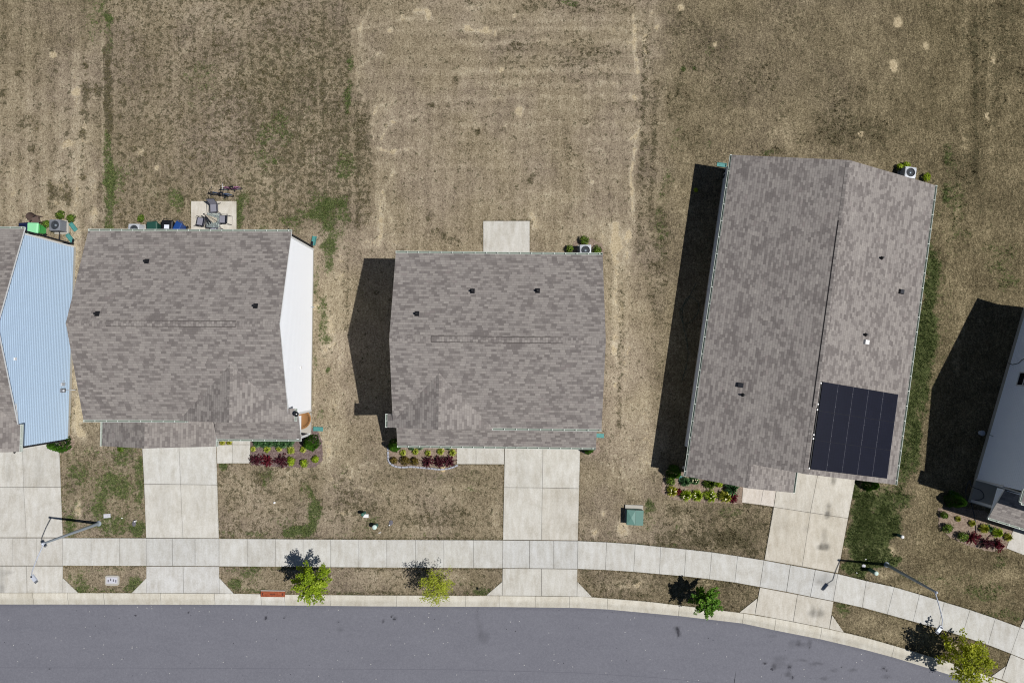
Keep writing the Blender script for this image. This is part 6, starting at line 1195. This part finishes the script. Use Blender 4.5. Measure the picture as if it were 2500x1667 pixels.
flat(261, 1259, .46, .27, .03, math.radians(4), 'lid', 'meter_cover', 'pale rectangular meter cover in the left front lawn', 'utility cover'); flat(327, 1277, .24, .44, .03, math.radians(-6), 'lid_dk', 'meter_cover', 'dark oblong meter cover near the second driveway', 'utility cover', True); flat(328, 1272.5, .10, .10, .22, 0, 'white_pl', 'pipe_cap', 'white round pipe cap standing on the dark meter cover', 'pipe cap', True)
flat(297, 1264.5, .11, .07, .04, .2, 'white_pl', 'marker_stone', 'tiny white marker between the pale and dark meter covers', 'marker', True); flat(669.5, 1227, .15, .13, .05, .4, 'white_pl', 'marker_stone', 'tiny white marker in the second front lawn', 'marker', True); flat(954, 1276, .26, .36, .03, -.3, 'lid_dk', 'valve_cover', 'purplish oval valve cover right of the capped pedestal', 'utility cover', True); flat(950, 1282, .09, .09, .10, 0, 'white_pl', 'pipe_cap', 'tiny white pipe cap beside the purplish valve cover', 'pipe cap', True)
flat(2109, 1381, .26, .22, .04, 0, 'lid', 'valve_cover', 'pale round valve cover crossed by the right lamp shadow', 'utility cover', True); flat(2114, 1365, .10, .07, .06, .5, 'white_pl', 'marker_stone', 'tiny white marker above the right lamp shadow', 'marker', True); flat(2092, 1398, .10, .05, .05, -.9, 'white_pl', 'marker_stone', 'tiny white marker left of the tall pedestal', 'marker', True); flat(927, 1300, .20, .05, .03, .2, 'white_pl', 'marker_stone', 'short white strip in the grass below the capped pedestal', 'marker', True)
g = W(273.5, 1416.5, .04); mb = MB(); n = 24
P = [(.47*math.copysign(abs(math.cos(a))**.35, math.cos(a)), .33*math.copysign(abs(math.sin(a))**.35, math.sin(a))) for a in np.linspace(0, 2*math.pi, n+1)[:-1]]
mb.face([(x, y, .04) for x, y in P], 0)
for a, b in zip(P, P[1:]+P[:1]): mb.face([(*a, .04), (*a, -.05), (*b, -.05), (*b, .04)], 0)
t = thing('water_meter_box', 'large pale concrete meter box set in the verge grass', 'meter box', (g.x, g.y, 0)); mb.build('frame', M['found'], t)
mb = MB(); mb.box((0, .02, .047), (.72, .40, .02)); lo = mb.build('lid', M['lid'], t); m2 = MB()
for x in (-.24, -.08, .1, .26): m2.box((x, .02+random.uniform(-.05, .05), .06), (.07, .16, .006))
m2.build('lid_ribs', M['lid_dk'], lo)
g = W(1169, 1438, .15); mb = MB(); mb.tube([(0, 0, 0), (.02, 0, .18)], .02, 6); mb.box((.02, 0, .22), (.05, .16, .14)); tag(mb.build('marker_post', M['black'], loc=(g.x, g.y, 0)), 'short black marker post in the verge by the middle apron', 'marker')
# kerb inlet hood
g = W(666, 1449.5, .10); t = thing('storm_drain', 'rusty orange storm drain hood set in the kerb', 'storm drain', (g.x, g.y, 0), math.radians(-.6)); mb = MB(); mb.box((0, .0, .05), (1.56, .36, .14)); mb.box((0, -.17, -.05), (1.56, .05, .22)); mb.build('hood', M['rust'], t)
mb = MB(); mb.box((0, .215, .045), (1.60, .06, .12)); mb.build('back_wall', M['found'], t); mb = MB()
for x in (-.66, .66): mb.box((x, 0, .124), (.03, .16, .012))
mb.box((.0, -.02, .124), (.34, .03, .012)); mb.build('lifting_slot', M['dark_metal'], t)
# street lamps
def lamp(base, top, ztop, head, zh, mid, label):
    b = W(*base); t = thing('street_lamp', label, 'street lamp', (b.x, b.y, 0), 0, 'street lamps along the pavement'); tp = W(*top, ztop)-b; hd = W(*head, zh)-b; md = W(*mid, (ztop*.3+zh*.7))-b
    mb = MB(); mb.tube([(0, 0, -.1), tuple(tp*.5), tuple(tp)], [.105, .085, .06], 14); mb.build('pole', M['galv'], t); mb = MB(); mb.lathe([(.18, 0), (.18, .03), (.12, .06), (.11, .12)], (0, 0, 0), 16); mb.build('base_plate', M['galv'], t)
    mb = MB(); mb.tube([tuple(tp-Vector((0, 0, .1))), tuple(tp.lerp(md, .5)), tuple(md), tuple(hd)], [.035, .03, .028, .025], 8); mb.build('arm', M['lamp_grey'], t)
    dd = (hd-md); dd.z = 0; dd.normalize(); a = math.atan2(dd.y, dd.x); R = Matrix.Rotation(a, 3, 'Z'); mb = MB(); mb.box(hd+R @ Vector((.20, 0, 0)), (.42, .22, .09), rot=R, top=.86)
    ho = mb.build('lamp_head', M['lamp_grey'], t); mb = MB(); c = hd+R @ Vector((.08, 0, .06)); mb.lathe([(.04, 0), (.04, .05), (0, .06)], tuple(c), 10); mb.build('photocell', M['black'], ho)
    mb = MB()
    for k in range(4): mb.box(hd+R @ Vector((.45, -.08+.053*k, .0)), (.12, .02, .06), rot=R)
    mb.build('cooling_fins', M['ac_grey'], ho); mb = MB(); mb.lathe([(.07, -.08), (.075, .08), (.03, .12), (0, .13)], tuple(tp), 12); mb.build('pole_cap', M['lamp_grey'], t)
lamp((241, 1277.5), (105, 1326.5), 5.18, (77, 1404), 6.08, (79, 1392), 'grey street lamp leaning over the left driveway apron'); lamp((2164, 1377.4), (2285, 1445), 5.18, (2299.5, 1528), 6.1, (2301, 1512), 'grey street lamp over the curved pavement at the right')
# dark pots at the shaded wall of the long house
for px, py, l in ((1775, 417, 'small dark round pot by the shaded long wall, nearer the splash block'), (1773, 430, 'small dark round pot by the shaded long wall, farther from the splash block')):
    g = W(px, py, .4); mb = MB(); mb.lathe([(.12, 0), (.17, .36), (.18, .4), (.15, .4), (.13, .34), (0, .33)], (0, 0, 0), 16); tag(mb.build('plant_pot', M['black'], loc=(g.x, g.y, 0)), l, 'pot', 'dark pots by the long house')
